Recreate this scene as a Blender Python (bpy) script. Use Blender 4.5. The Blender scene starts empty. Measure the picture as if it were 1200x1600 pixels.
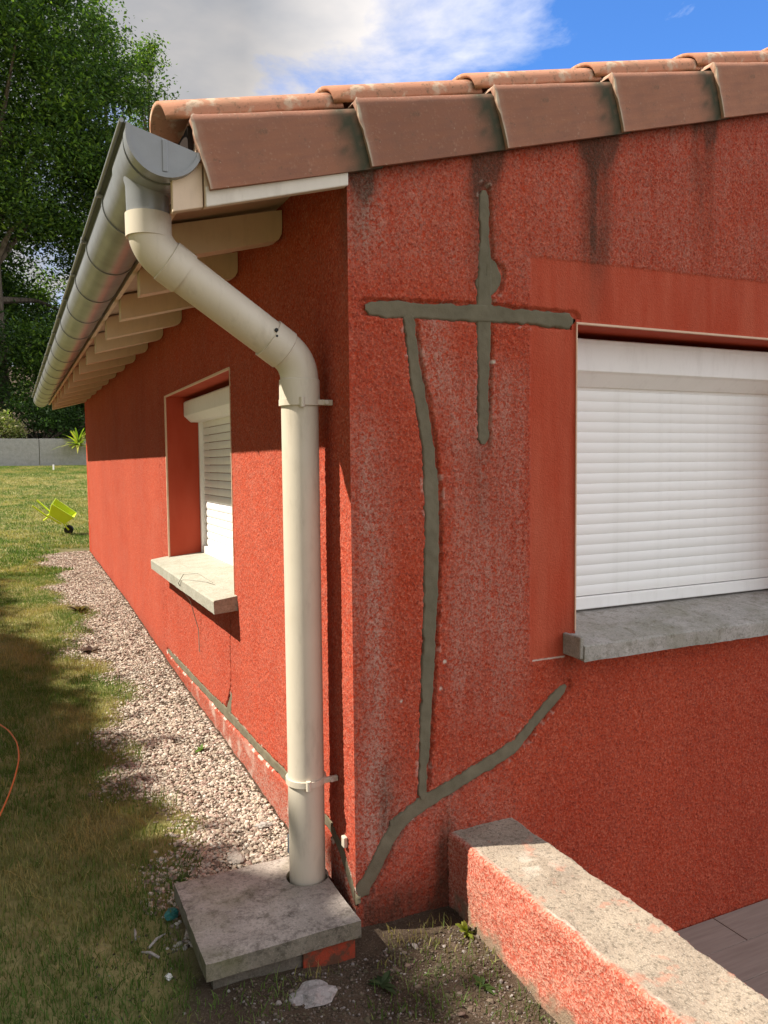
import bpy, math, random
import numpy as np
from mathutils import Vector, Matrix
rng = np.random.default_rng(7); random.seed(7)
PI = math.pi; R = math.radians
sc = bpy.context.scene
COL = sc.collection

# ------------------------------------------------------------------ camera, light, exposure
cam_d = bpy.data.cameras.new('camera'); cam = bpy.data.objects.new('camera', cam_d); COL.objects.link(cam)
cam_d.sensor_fit = 'VERTICAL'; cam_d.sensor_height = 36.0; cam_d.sensor_width = 27.0
cam_d.lens = 27.581; cam_d.clip_start = 0.05; cam_d.clip_end = 600
yaw, pitch, roll = R(25.4206), R(-3.6328), R(-0.5759)
f = Vector((math.sin(yaw)*math.cos(pitch), math.cos(yaw)*math.cos(pitch), math.sin(pitch)))
r_ = Vector((math.cos(yaw), -math.sin(yaw), 0)); u_ = r_.cross(f)
rr = math.cos(roll)*r_ + math.sin(roll)*u_; uu = -math.sin(roll)*r_ + math.cos(roll)*u_
m = Matrix((rr, uu, -f)).transposed().to_4x4(); m.translation = Vector((-0.859, -2.023, 1.30))
cam.matrix_world = m
sc.camera = cam

SUN_ELEV = R(49.6); SUN_TO = Vector((-0.945, 0.327, 0)).normalized()
st = Vector((SUN_TO.x*math.cos(SUN_ELEV), SUN_TO.y*math.cos(SUN_ELEV), math.sin(SUN_ELEV)))
sun_d = bpy.data.lights.new('sun', 'SUN'); sun = bpy.data.objects.new('sun', sun_d); COL.objects.link(sun)
sun_d.energy = 5.0; sun_d.angle = R(0.5); sun_d.color = (1.0, 0.93, 0.82)
sun.rotation_euler = st.to_track_quat('Z', 'Y').to_euler()

world = bpy.data.worlds.new('World'); sc.world = world; world.use_nodes = True
nt = world.node_tree; nt.nodes.clear()
def wn(t, **k):
    n = nt.nodes.new(t)
    for a, b in k.items(): setattr(n, a, b)
    return n
wo = wn('ShaderNodeOutputWorld'); bg = wn('ShaderNodeBackground'); bg.inputs['Strength'].default_value = 0.085
sky = wn('ShaderNodeTexSky', sky_type='NISHITA'); sky.sun_disc = False
sky.sun_elevation = SUN_ELEV; sky.sun_rotation = math.atan2(SUN_TO.x, SUN_TO.y); sky.altitude = 200
sky.ozone_density = 3.0; sky.dust_density = 0.5
tc = wn('ShaderNodeTexCoord')
mp = wn('ShaderNodeMapping'); mp.inputs['Location'].default_value = (0.35, 0.1, 0.2); mp.inputs['Scale'].default_value = (1, 1, 2.2)
nz = wn('ShaderNodeTexNoise'); nz.inputs['Scale'].default_value = 2.6; nz.inputs['Detail'].default_value = 9; nz.inputs['Roughness'].default_value = 0.6; nz.inputs['Distortion'].default_value = 0.35
dotn = wn('ShaderNodeVectorMath', operation='DOT_PRODUCT'); dotn.inputs[1].default_value = (0.72, 0.52, 0.46)
mu = wn('ShaderNodeMath', operation='MULTIPLY_ADD'); mu.inputs[1].default_value = -0.62; mu.inputs[2].default_value = 0.50
ad = wn('ShaderNodeMath', operation='ADD')
cr = wn('ShaderNodeValToRGB'); cr.color_ramp.elements[0].position = 0.40; cr.color_ramp.elements[1].position = 0.58
nz2 = wn('ShaderNodeTexNoise'); nz2.inputs['Scale'].default_value = 3.0; nz2.inputs['Detail'].default_value = 6
cr2 = wn('ShaderNodeValToRGB'); cr2.color_ramp.elements[0].position = 0.40; cr2.color_ramp.elements[1].position = 0.74
cr2.color_ramp.elements[0].color = (1.7, 1.95, 2.35, 1); cr2.color_ramp.elements[1].color = (4.6, 4.25, 3.95, 1)
sm = wn('ShaderNodeMix', data_type='RGBA', blend_type='MULTIPLY'); sm.inputs['Factor'].default_value = 1.0
sm.inputs[7].default_value = (0.60, 1.03, 1.55, 1)
mx = wn('ShaderNodeMix', data_type='RGBA')
L = nt.links.new
# unseen clouds away from the sun boosted to light the shaded gable; sunward ones grey
dsun = wn('ShaderNodeVectorMath', operation='DOT_PRODUCT'); dsun.inputs[1].default_value = (-SUN_TO.x, -SUN_TO.y, 0)
mr = wn('ShaderNodeMapRange'); mr.inputs['From Min'].default_value = -.05; mr.inputs['From Max'].default_value = .75; mr.inputs['To Min'].default_value = 1.0; mr.inputs['To Max'].default_value = 4.6
L(tc.outputs['Generated'], dsun.inputs[0]); L(dsun.outputs['Value'], mr.inputs['Value'])
cmul = wn('ShaderNodeVectorMath', operation='SCALE'); L(cr2.outputs['Color'], cmul.inputs[0]); L(mr.outputs[0], cmul.inputs['Scale'])
L(tc.outputs['Generated'], mp.inputs['Vector']); L(mp.outputs[0], nz.inputs['Vector']); L(mp.outputs[0], nz2.inputs['Vector'])
L(tc.outputs['Generated'], dotn.inputs[0]); L(dotn.outputs['Value'], mu.inputs[0]); L(mu.outputs[0], ad.inputs[0]); L(nz.outputs['Fac'], ad.inputs[1])
L(ad.outputs[0], cr.inputs['Fac']); L(nz2.outputs['Fac'], cr2.inputs['Fac'])
L(sky.outputs[0], sm.inputs[6])
L(cr.outputs['Color'], mx.inputs['Factor']); L(sm.outputs[2], mx.inputs[6]); L(cmul.outputs[0], mx.inputs[7])
L(mx.outputs[2], bg.inputs['Color']); L(bg.outputs[0], wo.inputs['Surface'])

sc.view_settings.view_transform = 'Standard'; sc.view_settings.look = 'None'
sc.view_settings.gamma = 1.0; sc.view_settings.exposure = 1.0; sc.view_settings.use_curve_mapping = False
sc.render.engine = 'CYCLES'

# ------------------------------------------------------------------ helpers
def smoothstep(a, b, x):
    t = np.clip((x-a)/(b-a), 0, 1); return t*t*(3-2*t)
def vnoise(x, y, s, seed=0):
    """cheap 2-D value noise on arrays, 0..1"""
    g = np.random.default_rng(seed).random((256, 256))
    X = np.asarray(x)*s; Y = np.asarray(y)*s
    xi = np.floor(X).astype(int); yi = np.floor(Y).astype(int); fx = X-xi; fy = Y-yi
    fx = fx*fx*(3-2*fx); fy = fy*fy*(3-2*fy)
    a = g[xi % 256, yi % 256]; b = g[(xi+1) % 256, yi % 256]; c = g[xi % 256, (yi+1) % 256]; d = g[(xi+1) % 256, (yi+1) % 256]
    return (a*(1-fx)+b*fx)*(1-fy)+(c*(1-fx)+d*fx)*fy
def fbm(x, y, s, seed=0, o=4):
    v = 0; a = 1; t = 0
    for i in range(o): v = v+a*vnoise(x, y, s*2**i, seed+i); t += a; a *= .5
    return v/t

def link(name, me, mat=None, parent=None, kind=None):
    o = bpy.data.objects.new(name, me); COL.objects.link(o)
    if mat is not None and not me.materials:
        for mm in (mat if isinstance(mat, (list, tuple)) else [mat]): me.materials.append(mm)
    if parent is not None: o.parent = parent
    if kind: o['kind'] = kind
    return o
def tag(o, label, cat, group=None, kind=None):
    o['label'] = label; o['category'] = cat
    if group: o['group'] = group
    if kind: o['kind'] = kind
    return o
def root(name, label, cat, loc=(0, 0, 0), group=None):
    o = bpy.data.objects.new(name, None); COL.objects.link(o); o.location = loc; o.empty_display_size = .1
    return tag(o, label, cat, group)
def np_mesh(name, V, F, mat, parent=None, attrs=None, smooth=True, kind=None, colors=None, mi=None):
    V = np.asarray(V, np.float32); F = np.asarray(F, np.int32); n, k = F.shape
    me = bpy.data.meshes.new(name)
    me.vertices.add(len(V)); me.vertices.foreach_set('co', V.ravel())
    me.loops.add(n*k); me.loops.foreach_set('vertex_index', F.ravel())
    me.polygons.add(n); me.polygons.foreach_set('loop_start', np.arange(n, dtype=np.int32)*k)
    me.update(calc_edges=True)
    me.polygons.foreach_set('use_smooth', np.full(n, smooth))
    for an, av in (attrs or {}).items():
        a = me.attributes.new(an, 'FLOAT', 'POINT'); a.data.foreach_set('value', np.asarray(av, np.float32).ravel())
    if colors is not None:
        a = me.attributes.new('tint', 'FLOAT_COLOR', 'POINT'); a.data.foreach_set('color', np.asarray(colors, np.float32).ravel())
    for mm in (mat if isinstance(mat, (list, tuple)) else [mat]): me.materials.append(mm)
    if mi is not None: me.polygons.foreach_set('material_index', np.asarray(mi, np.int32))
    me.validate()
    return link(name, me, None, parent, kind)

class MB:
    def __init__(s): s.v = []; s.f = []
    def add(s, vs, fs):
        b = len(s.v); s.v += [tuple(v) for v in vs]; s.f += [tuple(b+i for i in q) for q in fs]; return s
    def box(s, x0, x1, y0, y1, z0, z1):
        return s.add([(x0,y0,z0),(x1,y0,z0),(x1,y1,z0),(x0,y1,z0),(x0,y0,z1),(x1,y0,z1),(x1,y1,z1),(x0,y1,z1)],
                     [(0,3,2,1),(4,5,6,7),(0,1,5,4),(1,2,6,5),(2,3,7,6),(3,0,4,7)])
    def prism(s, pts, axis, a, b):
        """polygon pts (2-D) extruded along axis from a to b"""
        n = len(pts)
        def P(p, t): return (t, p[0], p[1]) if axis == 0 else ((p[0], t, p[1]) if axis == 1 else (p[0], p[1], t))
        vs = [P(p, a) for p in pts]+[P(p, b) for p in pts]
        return s.add(vs, [tuple(range(n)), tuple(range(2*n-1, n-1, -1))]+[(i, i+n, (i+1) % n+n, (i+1) % n) for i in range(n)])
    def tube(s, path, rad, seg=20, cap=True):
        path = [Vector(p) for p in path]; n = len(path)
        rad = rad if isinstance(rad, (list, tuple)) else [rad]*n
        vs = []; fs = []; ref = None
        for i, p in enumerate(path):
            t = (path[min(i+1, n-1)]-path[max(i-1, 0)])
            if t.length < 1e-9: t = Vector((0, 0, 1))
            t.normalize()
            if ref is None: ref = t.orthogonal().normalized()
            ref = (ref-t*ref.dot(t)).normalized(); b = t.cross(ref)
            for k in range(seg):
                a = 2*PI*k/seg; vs.append(p+(ref*math.cos(a)+b*math.sin(a))*rad[i])
        for i in range(n-1):
            for k in range(seg):
                a = i*seg+k; b2 = i*seg+(k+1) % seg; fs.append((a, b2, b2+seg, a+seg))
        if cap: fs += [tuple(range(seg-1, -1, -1)), tuple(range((n-1)*seg, n*seg))]
        return s.add(vs, fs)
    def build(s, name, mat, parent=None, smooth=False, bevel=0, kind=None, ang=40):
        me = bpy.data.meshes.new(name); me.from_pydata(s.v, [], s.f); me.validate(); me.update()
        import bmesh
        bm = bmesh.new(); bm.from_mesh(me); bmesh.ops.recalc_face_normals(bm, faces=bm.faces)
        if bevel:
            bmesh.ops.remove_doubles(bm, verts=bm.verts, dist=1e-5)
            ed = [e for e in bm.edges if len(e.link_faces) == 2 and e.calc_face_angle(0) > R(35)]
            bmesh.ops.bevel(bm, geom=ed, offset=bevel, segments=2, affect='EDGES', profile=.5)
        if smooth:
            for fc in bm.faces: fc.smooth = True
            for e in bm.edges:
                if len(e.link_faces) == 2 and e.calc_face_angle(0) > R(ang): e.smooth = False
        bm.to_mesh(me); bm.free()
        return link(name, me, mat, parent, kind)

# ------------------------------------------------------------------ materials
class MT:
    def __init__(s, name, rough=.7, spec=.3):
        s.m = bpy.data.materials.new(name); s.m.use_nodes = True; s.t = s.m.node_tree
        s.b = s.t.nodes['Principled BSDF']; s.b.inputs['Roughness'].default_value = rough
        s.b.inputs['Specular IOR Level'].default_value = spec
        s.tc = s.t.nodes.new('ShaderNodeTexCoord'); s.bump_prev = None
    def n(s, t, **k):
        x = s.t.nodes.new(t)
        for a, b in k.items(): setattr(x, a, b)
        return x
    def l(s, a, b): s.t.links.new(a, b)
    def noise(s, scale, detail=4, rough=.55, sc=(1, 1, 1), dist=0):
        mp = s.n('ShaderNodeMapping'); mp.inputs['Scale'].default_value = sc; s.l(s.tc.outputs['Object'], mp.inputs[0])
        x = s.n('ShaderNodeTexNoise'); x.inputs['Scale'].default_value = scale; x.inputs['Detail'].default_value = detail
        x.inputs['Roughness'].default_value = rough; x.inputs['Distortion'].default_value = dist
        s.l(mp.outputs[0], x.inputs['Vector']); return x.outputs['Fac']
    def voro(s, scale, feature='F1', sc=(1, 1, 1)):
        mp = s.n('ShaderNodeMapping'); mp.inputs['Scale'].default_value = sc; s.l(s.tc.outputs['Object'], mp.inputs[0])
        x = s.n('ShaderNodeTexVoronoi', feature=feature); x.inputs['Scale'].default_value = scale; s.l(mp.outputs[0], x.inputs['Vector']); return x
    def ramp(s, fac, a, b, ca=(0, 0, 0), cb=(1, 1, 1)):
        x = s.n('ShaderNodeValToRGB'); x.color_ramp.elements[0].position = a; x.color_ramp.elements[1].position = b
        x.color_ramp.elements[0].color = (*ca, 1); x.color_ramp.elements[1].color = (*cb, 1); s.l(fac, x.inputs[0]); return x.outputs['Color']
    def mix(s, fac, a, b, mode='MIX'):
        x = s.n('ShaderNodeMix', data_type='RGBA', blend_type=mode)
        for i, v in ((0, fac), (6, a), (7, b)):
            if isinstance(v, (int, float)): x.inputs[i].default_value = v
            elif isinstance(v, tuple): x.inputs[i].default_value = (*v, 1)
            else: s.l(v, x.inputs[i])
        return x.outputs[2]
    def math(s, op, a, b=0.0):
        x = s.n('ShaderNodeMath', operation=op)
        for i, v in ((0, a), (1, b)):
            if isinstance(v, (int, float)): x.inputs[i].default_value = v
            else: s.l(v, x.inputs[i])
        return x.outputs[0]
    def attr(s, name, col=False):
        x = s.n('ShaderNodeAttribute', attribute_name=name); return x.outputs['Color' if col else 'Fac']
    def col(s, c):
        if isinstance(c, tuple): s.b.inputs['Base Color'].default_value = (*c, 1)
        else: s.l(c, s.b.inputs['Base Color'])
        return s
    def bump(s, h, dist=.001, strength=1.0):
        x = s.n('ShaderNodeBump'); x.inputs['Distance'].default_value = dist; x.inputs['Strength'].default_value = strength
        s.l(h, x.inputs['Height'])
        if s.bump_prev is not None: s.l(s.bump_prev, x.inputs['Normal'])
        s.bump_prev = x.outputs[0]; s.l(x.outputs[0], s.b.inputs['Normal']); return s

def mat_stucco():
    M = MT('red_render', .9, .06)
    n1 = M.noise(1.4, 4, .6, (1, 1, .45)); n2 = M.noise(170, 3, .6); n3 = M.noise(9, 5, .65, (1, 1, .22)); n4 = M.noise(430, 2)
    c = M.mix(M.ramp(n1, .35, .65), (.345, .034, .012), (.43, .055, .021))
    base0 = c
    c = M.mix(M.math('MULTIPLY', M.ramp(n2, .42, .70), .40), c, (.52, .13, .070))
    c = M.mix(M.math('MULTIPLY', M.ramp(n2, .50, .30), .40), c, (.20, .020, .010))
    vo = M.voro(185); sx = M.n('ShaderNodeSeparateColor'); M.l(vo.outputs['Color'], sx.inputs[0])
    c = M.mix(M.math('MULTIPLY', M.ramp(sx.outputs[0], .62, .95), .50), c, (.56, .15, .085))
    c = M.mix(M.math('MULTIPLY', M.ramp(sx.outputs[1], .62, .95), .60), c, (.17, .022, .014))
    c = M.mix(M.math('MULTIPLY', M.attr('smooth'), .85), c, M.mix(M.ramp(M.noise(13, 4, .6, (1, 1, .12)), .4, .72), (.40, .062, .030), (.46, .105, .058)))
    # worn pale tips and lime bloom
    g = M.attr('grain'); pale = M.attr('pale')
    tip = M.math('MULTIPLY', M.ramp(M.math('ADD', M.math('MULTIPLY', g, .6), M.math('ADD', M.math('MULTIPLY', n4, .3), M.math('MULTIPLY', sx.outputs[2], .6))), .45, 1.15), pale)
    c = M.mix(M.math('MULTIPLY', tip, .9), c, (.42, .25, .195))
    c = M.mix(M.math('MULTIPLY', pale, M.math('MULTIPLY', n3, .20)), c, (.40, .20, .16))
    c = M.mix(M.math('MULTIPLY', M.ramp(n3, .45, .75), .18), c, (.22, .05, .03))
    gr = M.attr('grime_shade')
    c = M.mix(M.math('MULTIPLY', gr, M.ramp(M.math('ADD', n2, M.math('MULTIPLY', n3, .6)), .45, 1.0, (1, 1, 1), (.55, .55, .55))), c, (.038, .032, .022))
    c = M.mix(M.attr('chip'), c, (.60, .55, .46))
    M.col(c)
    M.bump(n2, .0022, .9); M.bump(vo.outputs['Distance'], .0014, .8); M.bump(n4, .0008, .6)
    return M.m
def mat_smooth_red():
    M = MT('smooth_red_paint', .8, .15)
    n1 = M.noise(6, 4, .6, (1, 1, .3)); n2 = M.noise(300, 2)
    c = M.mix(M.ramp(n1, .35, .7), (.38, .052, .024), (.44, .075, .040))
    M.col(c); M.bump(n2, .0005, .5); return M.m
def mat_band():
    M = mat_stucco
    return None
def mat_mortar():
    M = MT('grey_mortar', .95, .1)
    n1 = M.noise(14, 4); n2 = M.noise(260, 3); n3 = M.noise(3, 2)
    c = M.mix(M.ramp(n1, .3, .7), (.105, .087, .054), (.165, .138, .090)); c = M.mix(M.math('MULTIPLY', n2, .25), c, (.24, .225, .18))
    c = M.mix(M.math('MULTIPLY', M.ramp(n3, .4, .7), .3), c, (.10, .10, .065))
    M.col(c); M.bump(n1, .002, .5); M.bump(n2, .0008, .8); return M.m
def mat_concrete(name='weathered_concrete', a=(.30, .27, .225), b=(.43, .39, .33), dark=(.09, .08, .06), amt=.6, moss=.35):
    M = MT(name, .92, .15)
    n1 = M.noise(9, 5, .65); n2 = M.noise(120, 4, .7); n3 = M.noise(28, 5, .7); v = M.voro(160)
    c = M.mix(M.ramp(n1, .3, .7), a, b)
    c = M.mix(M.math('MULTIPLY', M.ramp(n3, .50, .68), amt), c, dark)
    c = M.mix(M.math('MULTIPLY', M.ramp(M.noise(17, 6, .75), .60, .66), .55), c, tuple(x*1.25 for x in b))
    c = M.mix(M.math('MULTIPLY', M.ramp(n2, .5, .7), .6), c, tuple(x*.35 for x in a))
    c = M.mix(M.math('MULTIPLY', M.ramp(v.outputs['Distance'], .0, .35, (1, 1, 1), (0, 0, 0)), .45), c, tuple(min(1, x*1.5) for x in b))
    c = M.mix(M.math('MULTIPLY', M.ramp(M.noise(5, 4), .5, .7), moss), c, (.12, .12, .05))
    M.col(c); M.bump(n3, .003, .6); M.bump(n2, .0015, .8); return M.m
def mat_coping():
    """bare concrete top of the low wall with the red render ragged over its edge"""
    M = MT('low_wall_render', .9, .12)
    n2 = M.noise(170, 3, .6); n3 = M.noise(26, 5, .7); n1 = M.noise(7, 4); n4 = M.noise(90, 4, .7); v = M.voro(190)
    red = M.mix(M.ramp(n1, .3, .7), (.36, .060, .036), (.44, .085, .050))
    red = M.mix(M.math('MULTIPLY', M.ramp(n2, .42, .70), .45), red, (.52, .20, .13))
    red = M.mix(M.math('MULTIPLY', M.ramp(n2, .5, .3), .35), red, (.20, .03, .018))
    vo = M.voro(185); sx = M.n('ShaderNodeSeparateColor'); M.l(vo.outputs['Color'], sx.inputs[0])
    red = M.mix(M.math('MULTIPLY', M.ramp(sx.outputs[0], .60, .95), .5), red, (.56, .22, .14))
    red = M.mix(M.math('MULTIPLY', M.ramp(sx.outputs[1], .6, .95), .6), red, (.20, .035, .02))
    red = M.mix(M.math('MULTIPLY', M.ramp(M.math('ADD', n2, M.math('MULTIPLY', sx.outputs[2], .35)), .58, .85), .55), red, (.62, .36, .27))
    con = M.mix(M.ramp(n1, .3, .7), (.24, .19, .145), (.36, .295, .225))
    con = M.mix(M.math('MULTIPLY', M.ramp(n3, .55, .75), .55), con, (.14, .12, .09))
    con = M.mix(M.math('MULTIPLY', M.ramp(n4, .50, .66), .75), con, (.085, .07, .05))
    con = M.mix(M.math('MULTIPLY', M.ramp(v.outputs['Distance'], 0, .35, (1, 1, 1), (0, 0, 0)), .5), con, (.58, .52, .44))
    con = M.mix(M.math('MULTIPLY', M.ramp(M.noise(16, 4), .58, .66), .45), con, (.42, .17, .11))
    con = M.mix(M.attr('lime'), con, (.66, .60, .52))
    c = M.mix(M.attr('redmask'), con, red)
    c = M.mix(M.math('MULTIPLY', M.attr('grime_shade'), .85), c, (.19, .16, .11))
    M.col(c); M.bump(n2, .0022, .9); M.bump(vo.outputs['Distance'], .0014, .8); M.bump(n3, .003, .4); return M.m
def mat_tile():
    M = MT('clay_tile', .85, .15)
    oi = M.n('ShaderNodeObjectInfo').outputs['Random']
    n1 = M.noise(7, 4, .6); n2 = M.noise(90, 4, .65); n3 = M.noise(6, 5, .6, (1, 1, 9))
    c = M.mix(oi, (.235, .105, .066), (.36, .165, .100))
    c = M.mix(M.math('MULTIPLY', M.ramp(n3, .35, .75), .55), c, (.20, .10, .075))
    c = M.mix(M.math('MULTIPLY', M.ramp(n1, .45, .75), .45), c, (.17, .10, .075))
    c = M.mix(M.math('MULTIPLY', M.ramp(n2, .58, .75), .45), c, (.40, .25, .17))
    c = M.mix(M.math('MULTIPLY', M.ramp(M.noise(38, 5, .75), .60, .68), .55), c, (.10, .085, .06))
    c = M.mix(M.math('MULTIPLY', M.ramp(M.noise(55, 4, .7), .66, .72), .6), c, (.50, .45, .34))
    c = M.mix(M.attr('moss'), c, (.055, .055, .035))
    c = M.mix(M.attr('edge'), c, (.46, .40, .30))
    M.col(c); M.bump(n2, .0012, .7); M.bump(n1, .003, .3); return M.m
def mat_rooftile():
    M = MT('sunlit_clay_tile', .85, .15)
    oi = M.n('ShaderNodeObjectInfo').outputs['Random']
    n1 = M.noise(9, 4, .6); n2 = M.noise(60, 4, .7); n3 = M.noise(25, 4, .6)
    c = M.mix(oi, (.38, .175, .105), (.47, .225, .14))
    c = M.mix(M.math('MULTIPLY', M.ramp(n1, .45, .7), .5), c, (.30, .19, .12))
    c = M.mix(M.math('MULTIPLY', M.ramp(n3, .54, .64), .6), c, (.50, .42, .31))
    c = M.mix(M.math('MULTIPLY', M.ramp(n2, .56, .68), .65), c, (.12, .095, .06))
    M.col(c); M.bump(n2, .0015, .7); return M.m
def mat_plain(name, c, c2=None, rough=.5, spec=.4, s=6, stain=0, bump=.0003, metal=0):
    M = MT(name, rough, spec); n1 = M.noise(s, 4, .6); n2 = M.noise(220, 3)
    c2 = c2 or tuple(x*.88 for x in c)
    cc = M.mix(M.ramp(n1, .3, .7), c, c2)
    if stain: cc = M.mix(M.math('MULTIPLY', M.ramp(M.noise(20, 5, .7, (1, 1, .25)), .52, .75), stain), cc, (.20, .16, .11))
    M.col(cc); M.bump(n2, bump, .5); M.b.inputs['Metallic'].default_value = metal
    M.l(M.ramp(n1, .2, .8, (rough*.85,)*3, (min(1, rough*1.15),)*3), M.b.inputs['Roughness'])
    return M.m
def mat_tint(name, rough=.8, transl=0.0, spec=.2, nscale=60):
    M = MT(name, rough, spec)
    c = M.mix(M.math('MULTIPLY', M.noise(nscale, 3), .35), M.attr('tint', True), (.03, .03, .02))
    M.col(c)
    if transl:
        tr = M.n('ShaderNodeBsdfTranslucent'); M.l(M.mix(1.0, c, (1.5, 1.7, .7), 'MULTIPLY'), tr.inputs['Color'])
        ms = M.n('ShaderNodeMixShader'); ms.inputs[0].default_value = transl
        out = M.t.nodes['Material Output']; M.l(M.b.outputs[0], ms.inputs[1]); M.l(tr.outputs[0], ms.inputs[2]); M.l(ms.outputs[0], out.inputs['Surface'])
    return M.m
def mat_ground():
    M = MT('lawn_and_soil', .95, .1)
    n1 = M.noise(1.7, 5, .65); n2 = M.noise(45, 4, .7); n3 = M.noise(7, 5, .65); n4 = M.noise(220, 3, .7)
    g = M.mix(M.ramp(n1, .35, .65), (.15, .165, .05), (.30, .255, .11))
    g = M.mix(M.math('MULTIPLY', M.ramp(n3, .45, .7), .6), g, (.38, .30, .15))
    g = M.mix(M.math('MULTIPLY', M.ramp(n2, .42, .65), .35), g, (.07, .085, .02))
    s = M.mix(M.ramp(n3, .35, .7), (.048, .033, .022), (.095, .068, .046))
    s = M.mix(M.math('MULTIPLY', M.ramp(n4, .56, .68), .5), s, (.26, .21, .165))
    s = M.mix(M.math('MULTIPLY', M.ramp(n2, .55, .75), .5), s, (.030, .022, .014))
    c = M.mix(M.attr('soil'), g, s)
    M.col(c); M.bump(n2, .012, .7); M.bump(n4, .004, .8); return M.m
def mat_bark():
    M = MT('bark', .95, .1); n = M.noise(9, 5, .7, (1, 1, .25)); c = M.mix(M.ramp(n, .35, .7), (.055, .042, .03), (.17, .14, .105)); M.col(c); M.bump(n, .03, .8); return M.m
def mat_terrace():
    M = MT('timber_look_tile', .75, .25); oi = M.n('ShaderNodeObjectInfo').outputs['Random']
    n = M.noise(7, 5, .6, (.6, 9, 1)); n2 = M.noise(60, 4, .7)
    c = M.mix(M.ramp(n, .3, .7), (.23, .175, .145), (.31, .245, .205)); c = M.mix(M.math('MULTIPLY', oi, .3), c, (.22, .17, .14))
    c = M.mix(M.math('MULTIPLY', M.ramp(n2, .62, .75), .3), c, (.32, .27, .23)); M.col(c); M.bump(n, .0008, .5); return M.m

m_st = mat_stucco(); m_sm = mat_smooth_red(); m_mo = mat_mortar(); m_con = mat_concrete(); m_cop = mat_coping()
m_tile = mat_tile(); m_rt = mat_rooftile(); m_gr = mat_ground(); m_bark = mat_bark(); m_ter = mat_terrace()
m_pvc = mat_plain('beige_pvc', (.595, .53, .425), (.53, .465, .365), .45, .35, 4, .30)
m_zinc = mat_plain('grey_gutter_pvc', (.235, .245, .25), (.185, .19, .195), .33, .5, 9, .10)
m_rim_shade = mat_plain('gutter_rim_shade', (.07, .075, .078), None, .5, .4)  # darker than the gutter: shadow under the rim bead put into the colour
m_white = mat_plain('white_shutter', (.86, .84, .81), (.82, .80, .765), .5, .35, 5, .12)
m_whiteshade = m_white
m_beige = mat_plain('beige_paint', (.66, .52, .385), (.60, .46, .34), .7, .2, 7, .18)
m_sill = mat_concrete('pale_sill_stone', (.31, .295, .24), (.40, .38, .315), (.24, .20, .13), .35, .15)
m_sill2 = mat_concrete('grey_sill_stone', (.30, .28, .25), (.40, .37, .34), (.13, .11, .07), .6, .3)
m_bead = mat_plain('corner_bead', (.62, .40, .28), (.66, .47, .34), .7, .2, 20, .1)
m_ret = mat_concrete('grey_garden_wall', (.27, .27, .26), (.36, .355, .34), (.16, .16, .15), .4, .15)
m_dark = mat_plain('dark_rubber', (.02, .02, .02), None, .7, .3)
m_hole = mat_plain('dark_gap', (.03, .022, .018), None, .95, .05)
m_lime = mat_plain('lime_green_plastic', (.66, .80, .03), (.60, .74, .02), .4, .4)
m_orange = mat_plain('orange_cable', (.62, .16, .04), None, .5, .4)
m_teal = mat_plain('teal_plastic', (.03, .17, .15), None, .5, .4)
m_leaf = mat_tint('leaf', .6, .38, .25); m_grass = mat_tint('grass', .7, .30, .2); m_peb = mat_tint('pebble', .85, 0, .2, 300)

# ------------------------------------------------------------------ ground
GY = np.array([-60, -4, -1.0, -.3, 0, .62, 1.3, 2.27, 3.54, 4.84, 8.3, 10, 16, 20, 25.03, 25.15, 40, 90, 300.])
GZ = np.array([-.35, -.18, -.105, -.075, -.050, -.015, .012, .033, .081, .147, .235, .30, .68, 1.08, 1.30, 2.0, 3.6, 12, 30.])
def gz(x, y):
    x = np.asarray(x, float); y = np.asarray(y, float)
    z = np.interp(y, GY, GZ)
    z = z-.05*smoothstep(-.4, -1.0, x)*smoothstep(3, 0, y)          # lawn drops a little away from the house near the camera
    z = z+(fbm(x, y, 3.0, 11)-.5)*.03*smoothstep(0, .1, np.abs(x))+(fbm(x, y, 14., 12)-.5)*.018
    z = z+.030*np.exp(-((x+.36)**2+(y+.20)**2)/.03)
    return z
def seg(*p):
    out = []
    for a, b, n in p: out.append(np.linspace(a, b, n, endpoint=False))
    return np.concatenate(out)
gx = np.concatenate([seg((-120, -20, 12), (-20, -4, 20), (-4, -1.6, 30), (-1.6, .43, 130)), [.43, .44], seg((.6, 6, 12), (6, 30, 10)), np.linspace(30, 140, 10)])
gy = np.concatenate([seg((-60, -6, 12), (-6, -1.4, 30), (-1.4, 2.5, 200), (2.5, 9, 130), (9, 26, 90), (26, 60, 20)), np.linspace(60, 300, 20)])
gy = np.unique(np.concatenate([gy, [25.03, 25.15]]))
GXX, GYY = np.meshgrid(gx, gy, indexing='ij'); GZZ = gz(GXX, GYY)
ter = (GXX > .435) & (GYY < 8.5); GZZ = np.where(ter, np.minimum(GZZ, -.47), GZZ)
nx, ny = GXX.shape; idx = np.arange(nx*ny).reshape(nx, ny)
def quads(idx): return np.stack([idx[:-1, :-1], idx[1:, :-1], idx[1:, 1:], idx[:-1, 1:]], -1).reshape(-1, 4)
GE = lambda x, y: -.40-.10*smoothstep(.9, .2, y)+.10*np.sin(y*3.1)+.05*np.sin(y*8.3+1)+.12*(fbm(x, y, 5, 31)-.5)*2-.08*smoothstep(2, 6, y)   # lawn / gravel border
soil = np.clip(smoothstep(-.10, .10, GXX-GE(GXX, GYY)), 0, 1)*smoothstep(9.5, 7.5, GYY)
soil = np.maximum(soil, smoothstep(-.12, .12, GXX+.44-.25*(fbm(GXX, GYY, 6, 5)-.5)*2)*smoothstep(.2, 0, GYY))
soil = np.maximum(soil, (GYY > 25.1)*1.0)
np_mesh('ground', np.stack([GXX, GYY, GZZ], -1).reshape(-1, 3), quads(idx), m_gr, attrs={'soil': soil}, kind='structure')

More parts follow.
